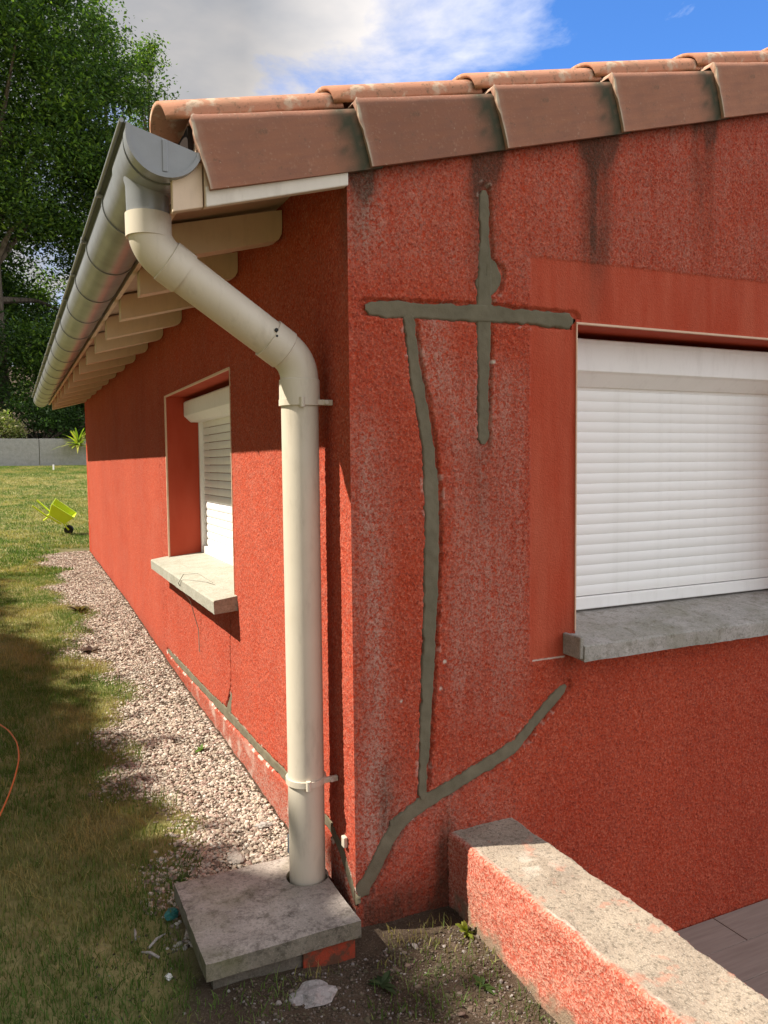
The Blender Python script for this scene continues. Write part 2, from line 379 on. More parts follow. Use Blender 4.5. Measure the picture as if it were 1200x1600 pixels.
# ------------------------------------------------------------------ crack repairs (x, z on the gable wall / y, z on the eaves wall, half widths)
REP_G = [
    dict(p=[(.052, 1.733), (.109, 1.733), (.25, 1.738), (.427, 1.745), (.60, 1.744), (.779, 1.744)], w=[.019, .023, .022, .025, .023, .026]),
    dict(p=[(.190, 1.73), (.204, 1.62), (.219, 1.525), (.241, 1.42), (.254, 1.34), (.263, 1.20), (.265, 1.057), (.257, .867), (.249, .72), (.240, .579), (.232, .43), (.224, .288)], w=[.020, .019, .020, .021, .022, .024, .025, .023, .022, .021, .017, .015]),
    dict(p=[(.446, 2.105), (.449, 1.98), (.452, 1.84), (.447, 1.72), (.446, 1.609), (.444, 1.48), (.442, 1.352)], w=[.015, .019, .026, .026, .022, .021, .019]),
    dict(p=[(.455, 1.915), (.485, 1.865), (.475, 1.825), (.450, 1.80)], w=[.006, .028, .026, .016]),
    dict(p=[(.425, 1.845), (.445, 1.80)], w=[.014, .02]),
    dict(p=[(.012, .040), (.060, .105), (.102, .178), (.145, .236), (.224, .273), (.30, .300), (.377, .329), (.47, .36), (.542, .390), (.59, .42), (.628, .463), (.70, .52), (.758, .566)], w=[.026, .024, .022, .023, .024, .022, .021, .022, .022, .019, .018, .019, .017]),
    dict(p=[(.118, .245), (.135, .215)], w=[.010, .016]),
]
REP_E = [
    dict(p=[(3.01, .122), (2.6, .125), (2.258, .131), (1.9, .138), (1.543, .148), (1.015, .153), (.609, .166), (.38, .172), (.2, .168), (.11, .13), (.05, .07), (.0, .02)], w=[.014, .02, .02, .019, .024, .02, .02, .018, .018, .019, .019, .02]),
    dict(p=[(1.40, .27), (1.47, .16)], w=[.008, .045]),
]
def seg_dist(X, Z, a, b, wa, wb):
    dx, dz = b[0]-a[0], b[1]-a[1]; L2 = dx*dx+dz*dz
    t = np.clip(((X-a[0])*dx+(Z-a[1])*dz)/L2, 0, 1)
    return np.hypot(X-(a[0]+t*dx), Z-(a[1]+t*dz))-(wa+t*(wb-wa))
def rep_dist(X, Z, reps):
    G_ = 1.12
    d = np.full(X.shape, 9.)
    for q in reps:
        for i in range(len(q['p'])-1): d = np.minimum(d, seg_dist(X, Z, q['p'][i], q['p'][i+1], q['w'][i]*G_, q['w'][i+1]*G_))
    return d

# ------------------------------------------------------------------ the house
house = root('house', 'red rendered house with white roller shutters, clay verge tiles and grey mortar crack repairs', 'house')
def ztop(x): return 2.150+.272*np.asarray(x)            # gable rake, hidden under the verge tiles
def grain_field(X, Z, seed):
    a = vnoise(X, Z, 235, seed); b = vnoise(X, Z, 130, seed+1); c = np.random.default_rng(seed).random(X.shape)
    return np.clip((.5*a+.22*b+.38*c-.55)*1.9+.5, 0, 1)
# gable wall
xs = np.concatenate([np.linspace(0, .79, 211), np.linspace(.79, 1.99, 301)[1:], np.linspace(1.99, 2.12, 25)[1:]])
zs = np.concatenate([np.linspace(-.46, .728, 298), np.linspace(.728, 1.735, 264)[1:], np.linspace(1.735, 2.78, 250)[1:]])
X, Z = np.meshgrid(xs, zs, indexing='ij'); Zc = np.minimum(Z, ztop(X))
d = rep_dist(X, Zc, REP_G)
edge_n = (fbm(X, Zc, 55, 3, 3)-.5)*.012+.0035
gro = smoothstep(.001, -.0035, d-np.abs(edge_n)-(edge_n > 0)*0)
G = grain_field(X, Zc, 40)
# smooth painted band round the window
band = ((X > .612) & (Zc > .668) & (Zc < 1.925+.012*(X-.6)) & ~((X > .75) & (Zc < .75)))
bs = smoothstep(.606, .618, X)*smoothstep(.664, .672, Zc)*smoothstep(1.931+.012*(X-.6), 1.925+.012*(X-.6), Zc)
disp = (G-.5)*.0044*(1-bs*.9)+(fbm(X, Zc, 8, 8)-.5)*.004-bs*.0035
disp *= smoothstep(0, .012, X)
disp -= gro*.0105
D0 = np.where((X > .785) & (X < 1.995) & (Zc > .723) & (Zc < 1.74), 0, disp)
D0 = np.where(np.abs(Zc-ztop(X)) < 1e-4, 0, D0)
V = np.stack([X, -D0, Zc], -1)
ii = np.arange(X.size).reshape(X.shape)
cx_ = (X[:-1, :-1]+X[1:, 1:])/2; cz_ = (Z[:-1, :-1]+Z[1:, 1:])/2
keep = ~((cx_ > .79) & (cx_ < 1.99) & (cz_ > .728) & (cz_ < 1.735)) & ~(Zc[:-1, :-1] >= ztop(X[:-1, :-1])-1e-6)
Fq = quads(ii)[keep.ravel()]
def gs(x, c, w): return np.exp(-((x-c)/w)**2)
n_s = .5*fbm(X*1.0, Zc*.10, 18, 60, 4)+.5*np.clip((fbm(X, Zc*.06, 55, 160, 3)-.5)*1.8+.5, 0, 1)       # vertical streaks
n_b = fbm(X, Zc, 11, 65, 4)
pale = (.95*gs(X, .055, .055)*smoothstep(1.55, 1.2, Zc)*smoothstep(.05, .3, Zc)
        + .75*gs(X, .055, .04)*smoothstep(1.8, 2.0, Zc)
        + .9*gs(X, .27, .045)*smoothstep(1.35, 1.6, Zc)*smoothstep(1.75, 1.7, Zc)
        + .50*smoothstep(.27, .36, X)*smoothstep(.63, .55, X)*smoothstep(.35, .7, Zc)*smoothstep(1.7, 1.45, Zc)
        + .24*smoothstep(1.75, 1.9, Zc)+.35*smoothstep(.45, .2, Zc)*smoothstep(.7, .3, X))
pale = np.clip(pale*(.10+1.35*n_s)+.22*n_b, 0, 1)*(1-bs*.85)
pale = np.where((X > .62) & (Zc < .66), pale*.25+.06, pale)
def drip(c, w, zb): return gs(X, c, w)*smoothstep(zb, ztop(c)-.02, Zc)
grime_shade = .95*drip(.415, .030, 1.70)+.75*drip(.475, .022, 1.75)+.65*drip(.04, .035, 1.80)+1.0*drip(.845, .045, 1.55)+.6*drip(.905, .025, 1.62)+.6*drip(1.31, .035, 1.95)+.55*drip(1.36, .025, 1.72)
grime_shade += .30*smoothstep(ztop(X)-.14, ztop(X)-.03, Zc)
grime_shade += .7*smoothstep(.10, -.05, Zc)*smoothstep(.9, .3, X)+.75*gs(X, .295, .035)*smoothstep(.32, .12, Zc)+.35*gs(Zc, .70, .10)*gs(X, .75, .05)
grime_shade += .45*gs(X, .10, .05)*smoothstep(.6, .2, Zc)*n_b
grime_shade += .28*gs(X, .43, .05)*smoothstep(1.0, 1.3, Zc)*smoothstep(1.4, 1.3, Zc)
for (jx, jz) in [(.05, 2.085), (.475, 2.20), (.915, 2.325), (1.36, 2.45)]:
    grime_shade += 1.6*np.exp(-((X-jx)/.030)**2-((Zc-jz)/.055)**2)
grime_shade = np.clip(grime_shade*1.2*(.35+1.3*n_b)*(.25+1.7*n_s), 0, 1)
grime_shade = np.maximum(grime_shade, .75*smoothstep(.004, .0, np.abs(d+.001))*smoothstep(.40, .60, fbm(X, Zc, 30, 91, 3)))  # painted shade along the open groove edges, broken up by noise
grime_shade *= (1-.25*bs)
chip = smoothstep(.010, .004, np.abs(d-.006))*smoothstep(.60, .72, fbm(X, Zc, 60, 77, 3))*.25*(fbm(X, Zc, 5, 83, 2) > .6)
chip += smoothstep(.0015, .0, np.abs(Zc-(.664)))*((X > .62) & (X < .745))*.8
for (px_, pz_) in [(.152, .60), (.236, .885), (.300, .70), (.285, .62), (.575, .395), (.192, .235), (.475, 1.60)]:
    chip += smoothstep(.011, .005, np.hypot(X-px_, Zc-pz_)+.006*n_b)*.9
np_mesh('wall', V.reshape(-1, 3), Fq, m_st, house, attrs={'grain': G, 'pale': pale, 'grime_shade': grime_shade, 'smooth': bs, 'chip': np.clip(chip, 0, 1)})
# rest of the gable wall, up to the ridge and down again
RX = 4.4
def zr(x): return 2.150+.272*x if x < RX else 2.150+.272*(2*RX-x)
mb = MB(); mb.prism([(2.12, -.46), (8.8, -.46), (8.8, zr(8.8)), (RX, zr(RX)), (2.12, zr(2.12))], 1, 0, .25)
mb.build('wall', m_st, house)
# eaves wall
def eaves_grid(ys, zs_, name, fine):
    Y, Zq = np.meshgrid(ys, zs_, indexing='ij')
    d = rep_dist(Y, Zq, REP_E)
    en = (fbm(Y, Zq, 40, 23, 3)-.5)*.012+.003
    g_ = smoothstep(.002, -.003, d-np.abs(en))
    Gq = grain_field(Y, Zq, 90)
    dp = ((Gq-.5)*.0032 if fine else 0)+(fbm(Y, Zq, 6, 18)-.5)*.004
    dp = dp*smoothstep(0, .012, Y)-g_*.008
    cr = np.abs(Y-np.interp(Zq, [.20, .30, .62], [1.47, 1.405, 1.385])-(fbm(Zq, Zq, 25, 29)-.5)*.03)       # open crack below the sill
    crk = smoothstep(.0085, .003, cr)*(Zq > .19)*(Zq < .66)
    dp = dp-crk*.010
    dp = np.where((Y > 1.295) & (Y < 2.865) & (Zq > .725) & (Zq < 1.715), 0, dp)
    Vq = np.stack([-dp, Y, Zq], -1); iq = np.arange(Y.size).reshape(Y.shape)
    cy = (Y[:-1, :-1]+Y[1:, 1:])/2; cz = (Zq[:-1, :-1]+Zq[1:, 1:])/2
    kp = ~((cy > 1.30) & (cy < 2.85) & (cz > .735) & (cz < 1.707))
    nb = fbm(Y, Zq, 9, 44, 4)
    base = smoothstep(.14, .02, Zq-.10*smoothstep(0, 8, Y)-.02)
    gm = np.clip(base*.35*(.3+nb)+smoothstep(.1, 0, Y)*smoothstep(1.75, 1.95, Zq)*.7+crk*1.0, 0, 1)  # darker at the foot, the top of the near corner and the crack
    pl = np.clip(.10+.2*nb+.75*base*smoothstep(3.0, .5, Y), 0, 1)
    ch = smoothstep(.008, .003, np.abs(d-.005))*smoothstep(.58, .66, fbm(Y, Zq, 30, 79, 3))*.8
    ch += smoothstep(.55, .75, nb)*base*smoothstep(2.9, 1.6, Y)*.5
    np_mesh(name, Vq.reshape(-1, 3), quads(iq)[kp.ravel()][:, ::-1], m_st, house, attrs={'grain': Gq if fine else Gq*0+.5, 'pale': pl, 'grime_shade': gm, 'chip': np.clip(ch, 0, 1)})
ysf = np.concatenate([np.linspace(0, 1.30, 250), np.linspace(1.30, 2.85, 260)[1:], np.linspace(2.85, 3.1, 36)[1:]])
zsf = np.concatenate([np.linspace(-.3, .735, 190), np.linspace(.735, 1.707, 170)[1:], np.linspace(1.707, 2.19, 80)[1:]])
eaves_grid(ysf, zsf, 'wall', True)
eaves_grid(np.linspace(3.1, 8.35, 130), np.linspace(-.3, 2.19, 70), 'wall', False)
MB().box(.0, 8.8, 8.10, 8.35, -.3, 2.15).build('wall', m_st, house)
MB().box(8.55, 8.8, .25, 8.10, -.3, 2.1).build('wall', m_st, house)

# mortar ribbons, a slightly sunk trowelled surface with its own uneven edge
def ribbon(q, plane, seed, lift=-.0025):
    pts = np.array(q['p'], float); w = np.array(q['w'], float)
    L_ = np.r_[0, np.cumsum(np.hypot(*np.diff(pts, axis=0).T))]; n = max(6, int(L_[-1]/.006))
    s = np.linspace(0, L_[-1], n); P = np.stack([np.interp(s, L_, pts[:, 0]), np.interp(s, L_, pts[:, 1])], 1)
    if len(pts) > 3:                                     # soften the corners of the path
        k = np.ones(9)/9; pad = np.pad(P, ((4, 4), (0, 0)), mode='edge'); P2 = np.stack([np.convolve(pad[:, i], k, 'valid') for i in (0, 1)], 1); P2[0] = P[0]; P2[-1] = P[-1]; P = P2
    T = np.gradient(P, axis=0); T /= np.maximum(np.linalg.norm(T, axis=1, keepdims=True), 1e-9); N = np.stack([-T[:, 1], T[:, 0]], 1)
    ww = np.interp(s, L_, w)*1.12
    endf = np.sqrt(np.clip(np.minimum(s, L_[-1]-s)/.012, .15, 1))
    wl = (ww+(fbm(s, s*0+seed, 60, seed, 3)-.5)*.010+(fbm(s, s*0, 14, seed+2, 2)-.5)*.008+.0008)*endf; wr = (ww+(fbm(s, s*0+seed+5, 60, seed+9, 3)-.5)*.010+(fbm(s, s*0, 14, seed+12, 2)-.5)*.008-.0025)*endf
    K = 13; V_ = []
    for j in range(K):
        t = j/(K-1)*2-1; off = np.where(t < 0, t*wl, t*wr)
        p = P+N*off[:, None]
        h = lift-(abs(t)**12)*.003+(fbm(p[:, 0], p[:, 1], 30, seed+3, 4)-.5)*.0050
        h = h+(fbm(p[:, 0]*.3+p[:, 1], p[:, 0], 90, seed+4, 2)-.5)*.0012
        if j in (0, K-1): h = h*0-.013
        V_.append(np.stack([p[:, 0], p[:, 1], h], 1))
    V_ = np.stack(V_, 1); A = V_[..., 0]; B = V_[..., 1]; H = V_[..., 2]
    V3 = np.stack([A, -H, B], -1) if plane == 'g' else np.stack([-H, A, B], -1)
    iq = np.arange(n*K).reshape(n, K)
    np_mesh('mortar_repair', V3.reshape(-1, 3), quads(iq), m_mo, house)
for k, q in enumerate(REP_G): ribbon(q, 'g', 100+k, -.0038-.0005*k)
for k, q in enumerate(REP_E): ribbon(q, 'e', 140+k, -.002-.0006*k)

# reveals (lining of each opening) and light corner beads
mb = MB()
mb.box(.775, .79, .006, .24, .72, 1.75); mb.box(1.99, 2.005, .006, .24, .72, 1.75); mb.box(.775, 2.005, .006, .24, 1.735, 1.75)
mb.box(.775, 2.005, .24, .26, .7, 1.76)
mb.build('window_reveal', m_sm, house)
mb = MB()
mb.box(.006, .32, 1.285, 1.30, .70, 1.72); mb.box(.006, .32, 2.85, 2.865, .70, 1.72); mb.box(.006, .32, 1.285, 2.865, 1.707, 1.722); mb.box(.32, .34, 1.285, 2.865, .7, 1.72)
mb.build('window_reveal', m_sm, house)
MB().box(.787, 1.993, -.004, .008, 1.7335, 1.7395).build('corner_bead', m_bead, house)
MB().box(.7865, .7905, -.004, .10, .745, 1.735).build('corner_bead', m_bead, house)
MB().box(-.004, .006, 2.846, 2.856, .735, 1.707).build('corner_bead', m_bead, house)
MB().box(-.004, .006, 1.30, 2.85, 1.702, 1.711).build('corner_bead', m_bead, house)
MB().box(-.003, .008, 1.296, 1.302, .735, 1.707).build('corner_bead', m_bead, house)

# roller shutters: part with sub-parts
def slat_mesh(axis, a, b, h):
    """one curved aluminium slat, front at 0, running along its axis"""
    n = 10; prof = [(-.0030*math.sin(PI*i/n)**.8, h*.992*i/n) for i in range(n+1)]
    pts = prof+[(.006, h*.992), (.006, 0)]
    mb = MB()
    if axis == 0: mb.prism(pts, 0, a, b)
    else: mb.prism(pts, 1, a, b)
    o = mb.build('slat', m_white, None, smooth=True, ang=50); me = o.data; bpy.data.objects.remove(o); return me
def root_part(n):
    o = bpy.data.objects.new(n, None); COL.objects.link(o); o.parent = house; return o
def shutter_gable():
    part = root_part('roller_shutter')
    for a in (.79, 1.965): MB().box(a, a+.025, .165, .235, .748, 1.58).build('guide_rail', m_white, part, bevel=.002)
    # box: front, slanted underside
    y0 = .125; prof = [(y0, 1.712), (y0, 1.606), (y0+.012, 1.598), (.178, 1.556), (.235, 1.556), (.235, 1.716), (y0+.01, 1.716)]
    MB().prism(prof, 0, .792, 1.988).build('shutter_box', m_white, part, bevel=.002)
    MB().box(.795, 1.985, y0-.002, y0+.004, 1.695, 1.7).build('box_seam', m_white, part)
    h = .0365; me = slat_mesh(0, .812, 1.968, h); z = .815; 
    while z+h < 1.557:
        link('slat', me, None, part).location = (0, .190, z); z += h
    link('slat', me, None, part).location = (0, .190, z)
    MB().prism([(.178, .770), (.181, .767), (.203, .767), (.203, .812), (.181, .812), (.178, .809)], 0, .812, 1.968).build('bottom_rail', m_white, part)
shutter_gable()
def shutter_eaves():
    part = root_part('roller_shutter')
    for a in (2.822, 1.302): MB().box(.195, .255, a, a+.026, .74, 1.60).build('guide_rail', m_white, part, bevel=.002)
    prof = [(.11, 1.672), (.11, 1.592), (.15, 1.555), (.28, 1.555), (.28, 1.682), (.12, 1.682)]
    MB().prism(prof, 1, 1.304, 2.846).build('shutter_box', m_white, part, bevel=.002)
    h = .045
    n = 8; p = [(-.0045*math.sin(PI*i/n)**.7, h*.93*i/n) for i in range(n+1)]+[(.006, h*.93), (.006, 0)]
    o = MB().prism(p, 1, 1.325, 2.825).build('slat', m_white, None, smooth=True, ang=50); me = o.data; bpy.data.objects.remove(o)
    z = .80
    while z < 1.56:
        link('slat', me, None, part).location = (.222, 0, z); z += h
    MB().box(.20, .232, 1.325, 2.825, .752, .797).build('bottom_rail', m_white, part, bevel=.003)
shutter_eaves()
# sills
def slab_np(name, prof, axis, a, b, mat, parent, step=.012, amp=.0015, seed=1):
    """profile (closed loop, 2-D) densely sampled and extruded with slight unevenness"""
    P = np.array(prof+[prof[0]], float); L_ = np.r_[0, np.cumsum(np.hypot(*np.diff(P, axis=0).T))]
    s = np.unique(np.concatenate([np.arange(0, L_[-1], step), L_[:-1]])); n = len(s)
    pr = np.stack([np.interp(s, L_, P[:, 0]), np.interp(s, L_, P[:, 1])], 1)
    c = pr.mean(0); t = np.linspace(a, b, max(2, int(abs(b-a)/step)))
    T_, S_ = np.meshgrid(t, s, indexing='ij'); dn = (fbm(T_, S_, 30, seed, 4)-.5)*2*amp+(fbm(T_, S_, 6, seed+4, 3)-.5)*2*amp
    U = pr[None, :, 0]+dn*np.sign(pr[None, :, 0]-c[0]); W = pr[None, :, 1]+dn*np.sign(pr[None, :, 1]-c[1])
    V_ = np.stack([T_, U, W], -1) if axis == 0 else np.stack([U, T_, W], -1)
    m_, k_ = T_.shape; iq = np.arange(m_*k_).reshape(m_, k_); F = []
    iw = np.concatenate([iq, iq[:, :1]], 1); Fq_ = quads(iw)
    V_ = V_.reshape(-1, 3); Vc = np.array([V_[iq[0]].mean(0), V_[iq[-1]].mean(0)]); nv = len(V_); V_ = np.vstack([V_, Vc])
    caps = []
    for j in range(k_):
        j2 = (j+1) % k_; caps.append((iq[0, j], iq[0, j2], nv, nv)); caps.append((iq[-1, j2], iq[-1, j], nv+1, nv+1))
    me = bpy.data.meshes.new(name)
    me.from_pydata(V_.tolist(), [], [tuple(int(v) for v in q) for q in Fq_]+[tuple(int(v) for v in q[:3]) for q in caps]); me.update()
    import bmesh
    bm = bmesh.new(); bm.from_mesh(me); bmesh.ops.recalc_face_normals(bm, faces=bm.faces)
    for fc in bm.faces: fc.smooth = True
    for e in bm.edges:
        if len(e.link_faces) == 2 and e.calc_face_angle(0) > R(35): e.smooth = False
    bm.to_mesh(me); bm.free()
    return link(name, me, mat, parent)
slab_np('window_sill', [(-.088, .664), (-.090, .712), (-.086, .717), (.0, .735), (.2375, .7655), (.2375, .70), (.01, .672)], 0, .755, 2.03, m_sill2, house, .010, .0015, 5)
MB().box(.742, .757, -.085, .004, .672, .742).build('sill_end', m_sill2, house, bevel=.004)
slab_np('window_sill', [(-.100, .664), (-.103, .716), (-.098, .722), (.0, .735), (.205, .757), (.205, .70), (.01, .672)], 1, 1.255, 2.90, m_sill, house, .014, .0012, 9)

# roof: decking with the tiles as sub-parts
sl = math.atan(.272)
dk = MB(); dk.prism([(-.41, 2.052+.006), (RX, ztop(RX)+.012), (8.8+.41, 2.058), (8.8+.41, 2.085), (RX, ztop(RX)+.042), (-.41, 2.085)], 1, .0, 8.42)
m_soffit = mat_plain('soffit_board', (.50, .38, .28), None, .8, .15, 8, .2)
roof = dk.build('roof', m_soffit, house)
def zt(x): return 2.152+.272*(x+.475)                    # tile bed plane (top of the flat pans)
# verge tile: L section with rounded shoulder, along slope
def verge_mesh():
    Lt = .50; H = .188; prof = []                         # (y, z) outer skin from bottom to top
    outer = [(-.036, -H)]+[(-.036, -H+(H-.030)*k/8) for k in range(1, 9)]+[(-.036+.030*(1-math.cos(a)), -.030+.030*math.sin(a)) for a in [PI/2*k/6 for k in range(1, 7)]]+[(.02, .0), (.075, -.004)]
    inner = [(y if j > 14 else y+.013, z-.013 if z > -.03 else z) for j, (y, z) in enumerate(outer)]
    inner = []
    for (y, z) in outer:
        if z < -.03: inner.append((y+.013, z))
        elif y < -.02: inner.append((-.023, -.040))
        else: inner.append((max(y, -.02), z-.014))
    n = 26; V_ = []; ed = []; ms = []
    ts = np.concatenate([[0, .004, .010], np.linspace(.03, Lt, n-3)]); no = len(outer)
    rows = outer+inner[::-1]; k_ = len(rows)
    for i, t in enumerate(ts):
        fl = 0.002*math.exp(-t/.02)                       # flared lip at the lower end
        tap = -.012*t/Lt                                  # tile narrows so it tucks under the next
        for j, (y, z) in enumerate(rows):
            yy = y-fl*(1 if j < no else 0)*(1 if y < -.03 else 0)-tap*(1 if y < 0 else 0); zz = z+fl*(1 if j < no and y > -.03 else 0)-.022*(t/Lt)*smoothstep(-.17, -.03, z)
            yy += (float(vnoise(t, z, 22, 5))-.5)*.0025; skew = (float(vnoise(z*3, 0, 20, 6))-.5)*.006*(1 if i == 0 else 0)
            q_ = min(1, max(0, (z+.032)/.032)); t2 = max(t, .024*(1-math.sqrt(1-q_*q_))+.0015*i) if i < 5 else t; V_.append((t2+skew, yy, zz)); ed.append(1.0 if i <= 1 and j < no+2 else (.15 if i == 2 else 0)); ms.append(min(1, max(0, 1-(Lt-.06-t)/.085)))
    F_ = [];
    for i in range(n-1):
        for j in range(k_):
            a = i*k_+j; b = i*k_+(j+1) % k_; F_.append((a, b, b+k_, a+k_))
    for j in range(no-1): F_.append((j, k_-1-j, k_-2-j, j+1))
    return np.array(V_), np.array(F_), np.array(ed), np.array(ms)
vV, vF, vE, vM = verge_mesh()
tV = np.stack([vV[:, 0], vV[:, 1], vV[:, 2]], 1)
nz_e = np.array([float(vnoise(p[2], p[0], 60, 9)) for p in tV])
vg = None
VX0 = -.4330; VSP = .4425
for k in range(11):
    x0 = VX0+VSP*k
    if vg is None:
        vg = np_mesh('verge_tile', tV, vF, m_tile, roof, attrs={'edge': np.clip(vE*(.15+.9*nz_e), 0, 1), 'moss': np.clip(vM*(.40+1.3*nz_e), 0, 1)}, smooth=True)
        import bmesh
        bm = bmesh.new(); bm.from_mesh(vg.data); bmesh.ops.recalc_face_normals(bm, faces=bm.faces)
        for e in bm.edges:
            if len(e.link_faces) == 2 and e.calc_face_angle(0) > R(40): e.smooth = False
        bm.to_mesh(vg.data); bm.free(); o = vg
    else: o = vg.copy(); COL.objects.link(o); o.parent = roof
    o.location = (x0, .000, 2.163+.272*(x0-VX0)+random.uniform(-.002, .002)); o.rotation_euler = (R(random.uniform(-.5, .5)), -(sl-R(.25))+R(random.uniform(-.15, .15)), R(random.uniform(-.25, .25)))
# moss tufts / mortar crumbs in the joints between the verge tiles
def tile_mesh(Lt=.50, rad=.098, pan=.13, n=8, seg=14):
    prof = [(rad*(1-math.cos(PI*k/seg)), .058*math.sin(PI*k/seg)**.8) for k in range(seg+1)]+[(2*rad+pan*.4, -.003), (2*rad+pan, .008)]
    V_ = []; k_ = len(prof)
    for th in (0, -.013):
        for i in range(n+1):
            t = Lt*i/n; s = 1-.07*i/n
            for (y, z) in prof: V_.append((t, rad+(y-rad)*s, (z+th)*(s if z > 0 else 1)))
    F_ = []; N0 = (n+1)*k_
    for i in range(n):
        for j in range(k_-1):
            a = i*k_+j; F_.append((a, a+1, a+1+k_, a+k_)); F_.append((N0+a, N0+a+k_, N0+a+1+k_, N0+a+1))
    for j in range(k_-1): F_.append((j, j+N0, j+1+N0, j+1)); q = n*k_+j; F_.append((q, q+1, q+1+N0, q+N0))
    for i in range(n):
        a = i*k_; F_.append((a, a+k_, a+k_+N0, a+N0)); b = i*k_+k_-1; F_.append((b, b+N0, b+k_+N0, b+k_))
    return np.array(V_), np.array(F_)
rV, rF = tile_mesh(); first = None; PITCH = .326
bx, by, brow = -.475, .035, []
allV = []; allF = []; cnt = 0
for row in range(26):
    for c in range(11):
        x0 = bx+.4525*c+random.uniform(-.003, .003); y0 = by+PITCH*row; z0 = zt(x0)+.022
        if row < 4:
            if first is None: first = np_mesh('roof_tile', rV, rF, m_rt, roof, smooth=True); o = first
            else: o = first.copy(); COL.objects.link(o); o.parent = roof
            o.location = (x0, y0, z0); o.rotation_euler = (0, -(sl-R(1.6)), R(random.uniform(-.3, .3)))
        else:
            a = -(sl-R(1.6)); ca, sa = math.cos(a), math.sin(a)
            P = rV.copy(); Q = np.stack([P[:, 0]*ca+P[:, 2]*sa+x0, P[:, 1]+y0, -P[:, 0]*sa+P[:, 2]*ca+z0], 1)
            allV.append(Q); allF.append(rF+cnt*len(rV)); cnt += 1
np_mesh('field_tiles', np.vstack(allV), np.vstack(allF), m_rt, roof, smooth=True, kind='stuff')
# far slope and ridge
mb = MB(); mb.prism([(RX, zt(RX)+.02), (9.3, zt(RX)+.02-.272*(9.3-RX)), (9.3, zt(RX)-.03-.272*(9.3-RX)), (RX, zt(RX)-.03)], 1, 0, 8.45); mb.build('far_slope', m_rt, roof)
mb = MB()
for k in range(19): mb.tube([(RX, .02+.45*k, zt(RX)+.06), (RX, .02+.45*k+.47, zt(RX)+.045)], [.115, .10], 14)
mb.build('ridge_tiles', m_rt, roof, smooth=True, kind='stuff')
# eave flashing strip closing the gap under the first tiles
MB().box(-.425, -.412, .02, 8.4, 2.09, 2.148).build('eave_comb', m_hole, roof)

# barge board, fascia, rafters
c_, s_ = math.cos(sl), math.sin(sl)
mb = MB(); mb.prism([(-.393, 1.945), (-.002, 2.052), (-.002, 2.16), (-.393, 2.053)], 1, -.012, .014); mb.build('barge_board', m_beige, house, bevel=.002)
m_light = mat_plain('cream_paint', (.66, .60, .52), None, .6, .3, 7, .2)
mb = MB(); mb.prism([(-.392, 1.942), (-.004, 2.049), (-.004, 2.10), (-.392, 1.993)], 1, -.0215, -.0125); mb.build('barge_trim', m_light, house, bevel=.003)
mb = MB(); mb.prism([(-.472, 1.924), (-.397, 1.944), (-.397, 2.053), (-.472, 2.04)], 1, -.010, .014); mb.build('barge_end', m_beige, house, bevel=.002)
MB().box(-.408, -.390, .016, 8.38, 2.035, 2.112).build('fascia', m_beige, house, bevel=.001)
rf = None
for k in range(14):
    y = .555+.57*k
    if rf is None:
        zb0, zb1, zt0, zt1 = 1.946, 2.050, 2.055, 2.150
        pr = [(-.386, zb0), (-.032, zb1-.009), (-.014, zb1-.001), (-.004, zb1+.018), (-.002, zb1+.04), (-.002, zt1-.002), (-.386, zt0-.002)]
        rf = MB().prism(pr, 1, 0, .065).build('rafter', m_beige, house, bevel=.0015); o = rf
    else: o = rf.copy(); COL.objects.link(o); o.parent = house
    o.location = (0, y, random.uniform(-.002, .002)+.003)

# ------------------------------------------------------------------ gutter
gut = root('gutter', 'grey half round gutter with clip bands running along the eaves above the red side wall', 'gutter')
GC = (-.490, 2.090); GR = .086; TL = R(15)
def arc(r0, a0=PI-TL, a1=2*PI-TL, n=28): return [(GC[0]+r0*math.cos(a0+(a1-a0)*k/n), GC[1]+r0*math.sin(a0+(a1-a0)*k/n)) for k in range(n+1)]
def shell(r0, r1, y0, y1): 
    o_ = arc(r0); i_ = arc(r1)[::-1]; n = len(o_); pts = o_+i_; m_ = len(pts); mb = MB()
    ysg = [y0+(y1-y0)*k/max(1, int((y1-y0)/1.0)) for k in range(max(1, int((y1-y0)/1.0))+1)]
    for k in range(len(ysg)-1):
        a, b = ysg[k], ysg[k+1]
        vs = [(p[0], a, p[1]) for p in pts]+[(p[0], b, p[1]) for p in pts]
        fs = [(i, i+m_, (i+1) % m_+m_, (i+1) % m_) for i in range(m_)]
        if k == 0: fs += [(i, i+1, m_-2-i, m_-1-i) for i in range(n-1)]
        if k == len(ysg)-2: fs += [(i+m_, m_-1-i+m_, m_-2-i+m_, i+1+m_) for i in range(n-1)]
        mb.add(vs, fs)
    return mb
b_ = shell(GR, GR-.0025, -.02, 8.36).build('channel', m_zinc, gut, smooth=True)
rimx, rimz = GC[0]+(GR+.017)*math.cos(PI-TL), GC[1]+(GR+.017)*math.sin(PI-TL)+.004
lx, lz = GC[0]+GR*math.cos(PI-TL), GC[1]+GR*math.sin(PI-TL)
MB().prism([(lx+.001, lz-.001), (lx+.001, lz+.003), (rimx, rimz+.002), (rimx, rimz-.002)], 1, -.019, 8.355).build('rim_shade_web', m_rim_shade, gut)  # dark web added for the shadow band between channel and bead
MB().tube([(rimx, -.02, rimz), (rimx, 8.36, rimz)], .0055, 12).build('rim_bead', m_zinc, gut, smooth=True)
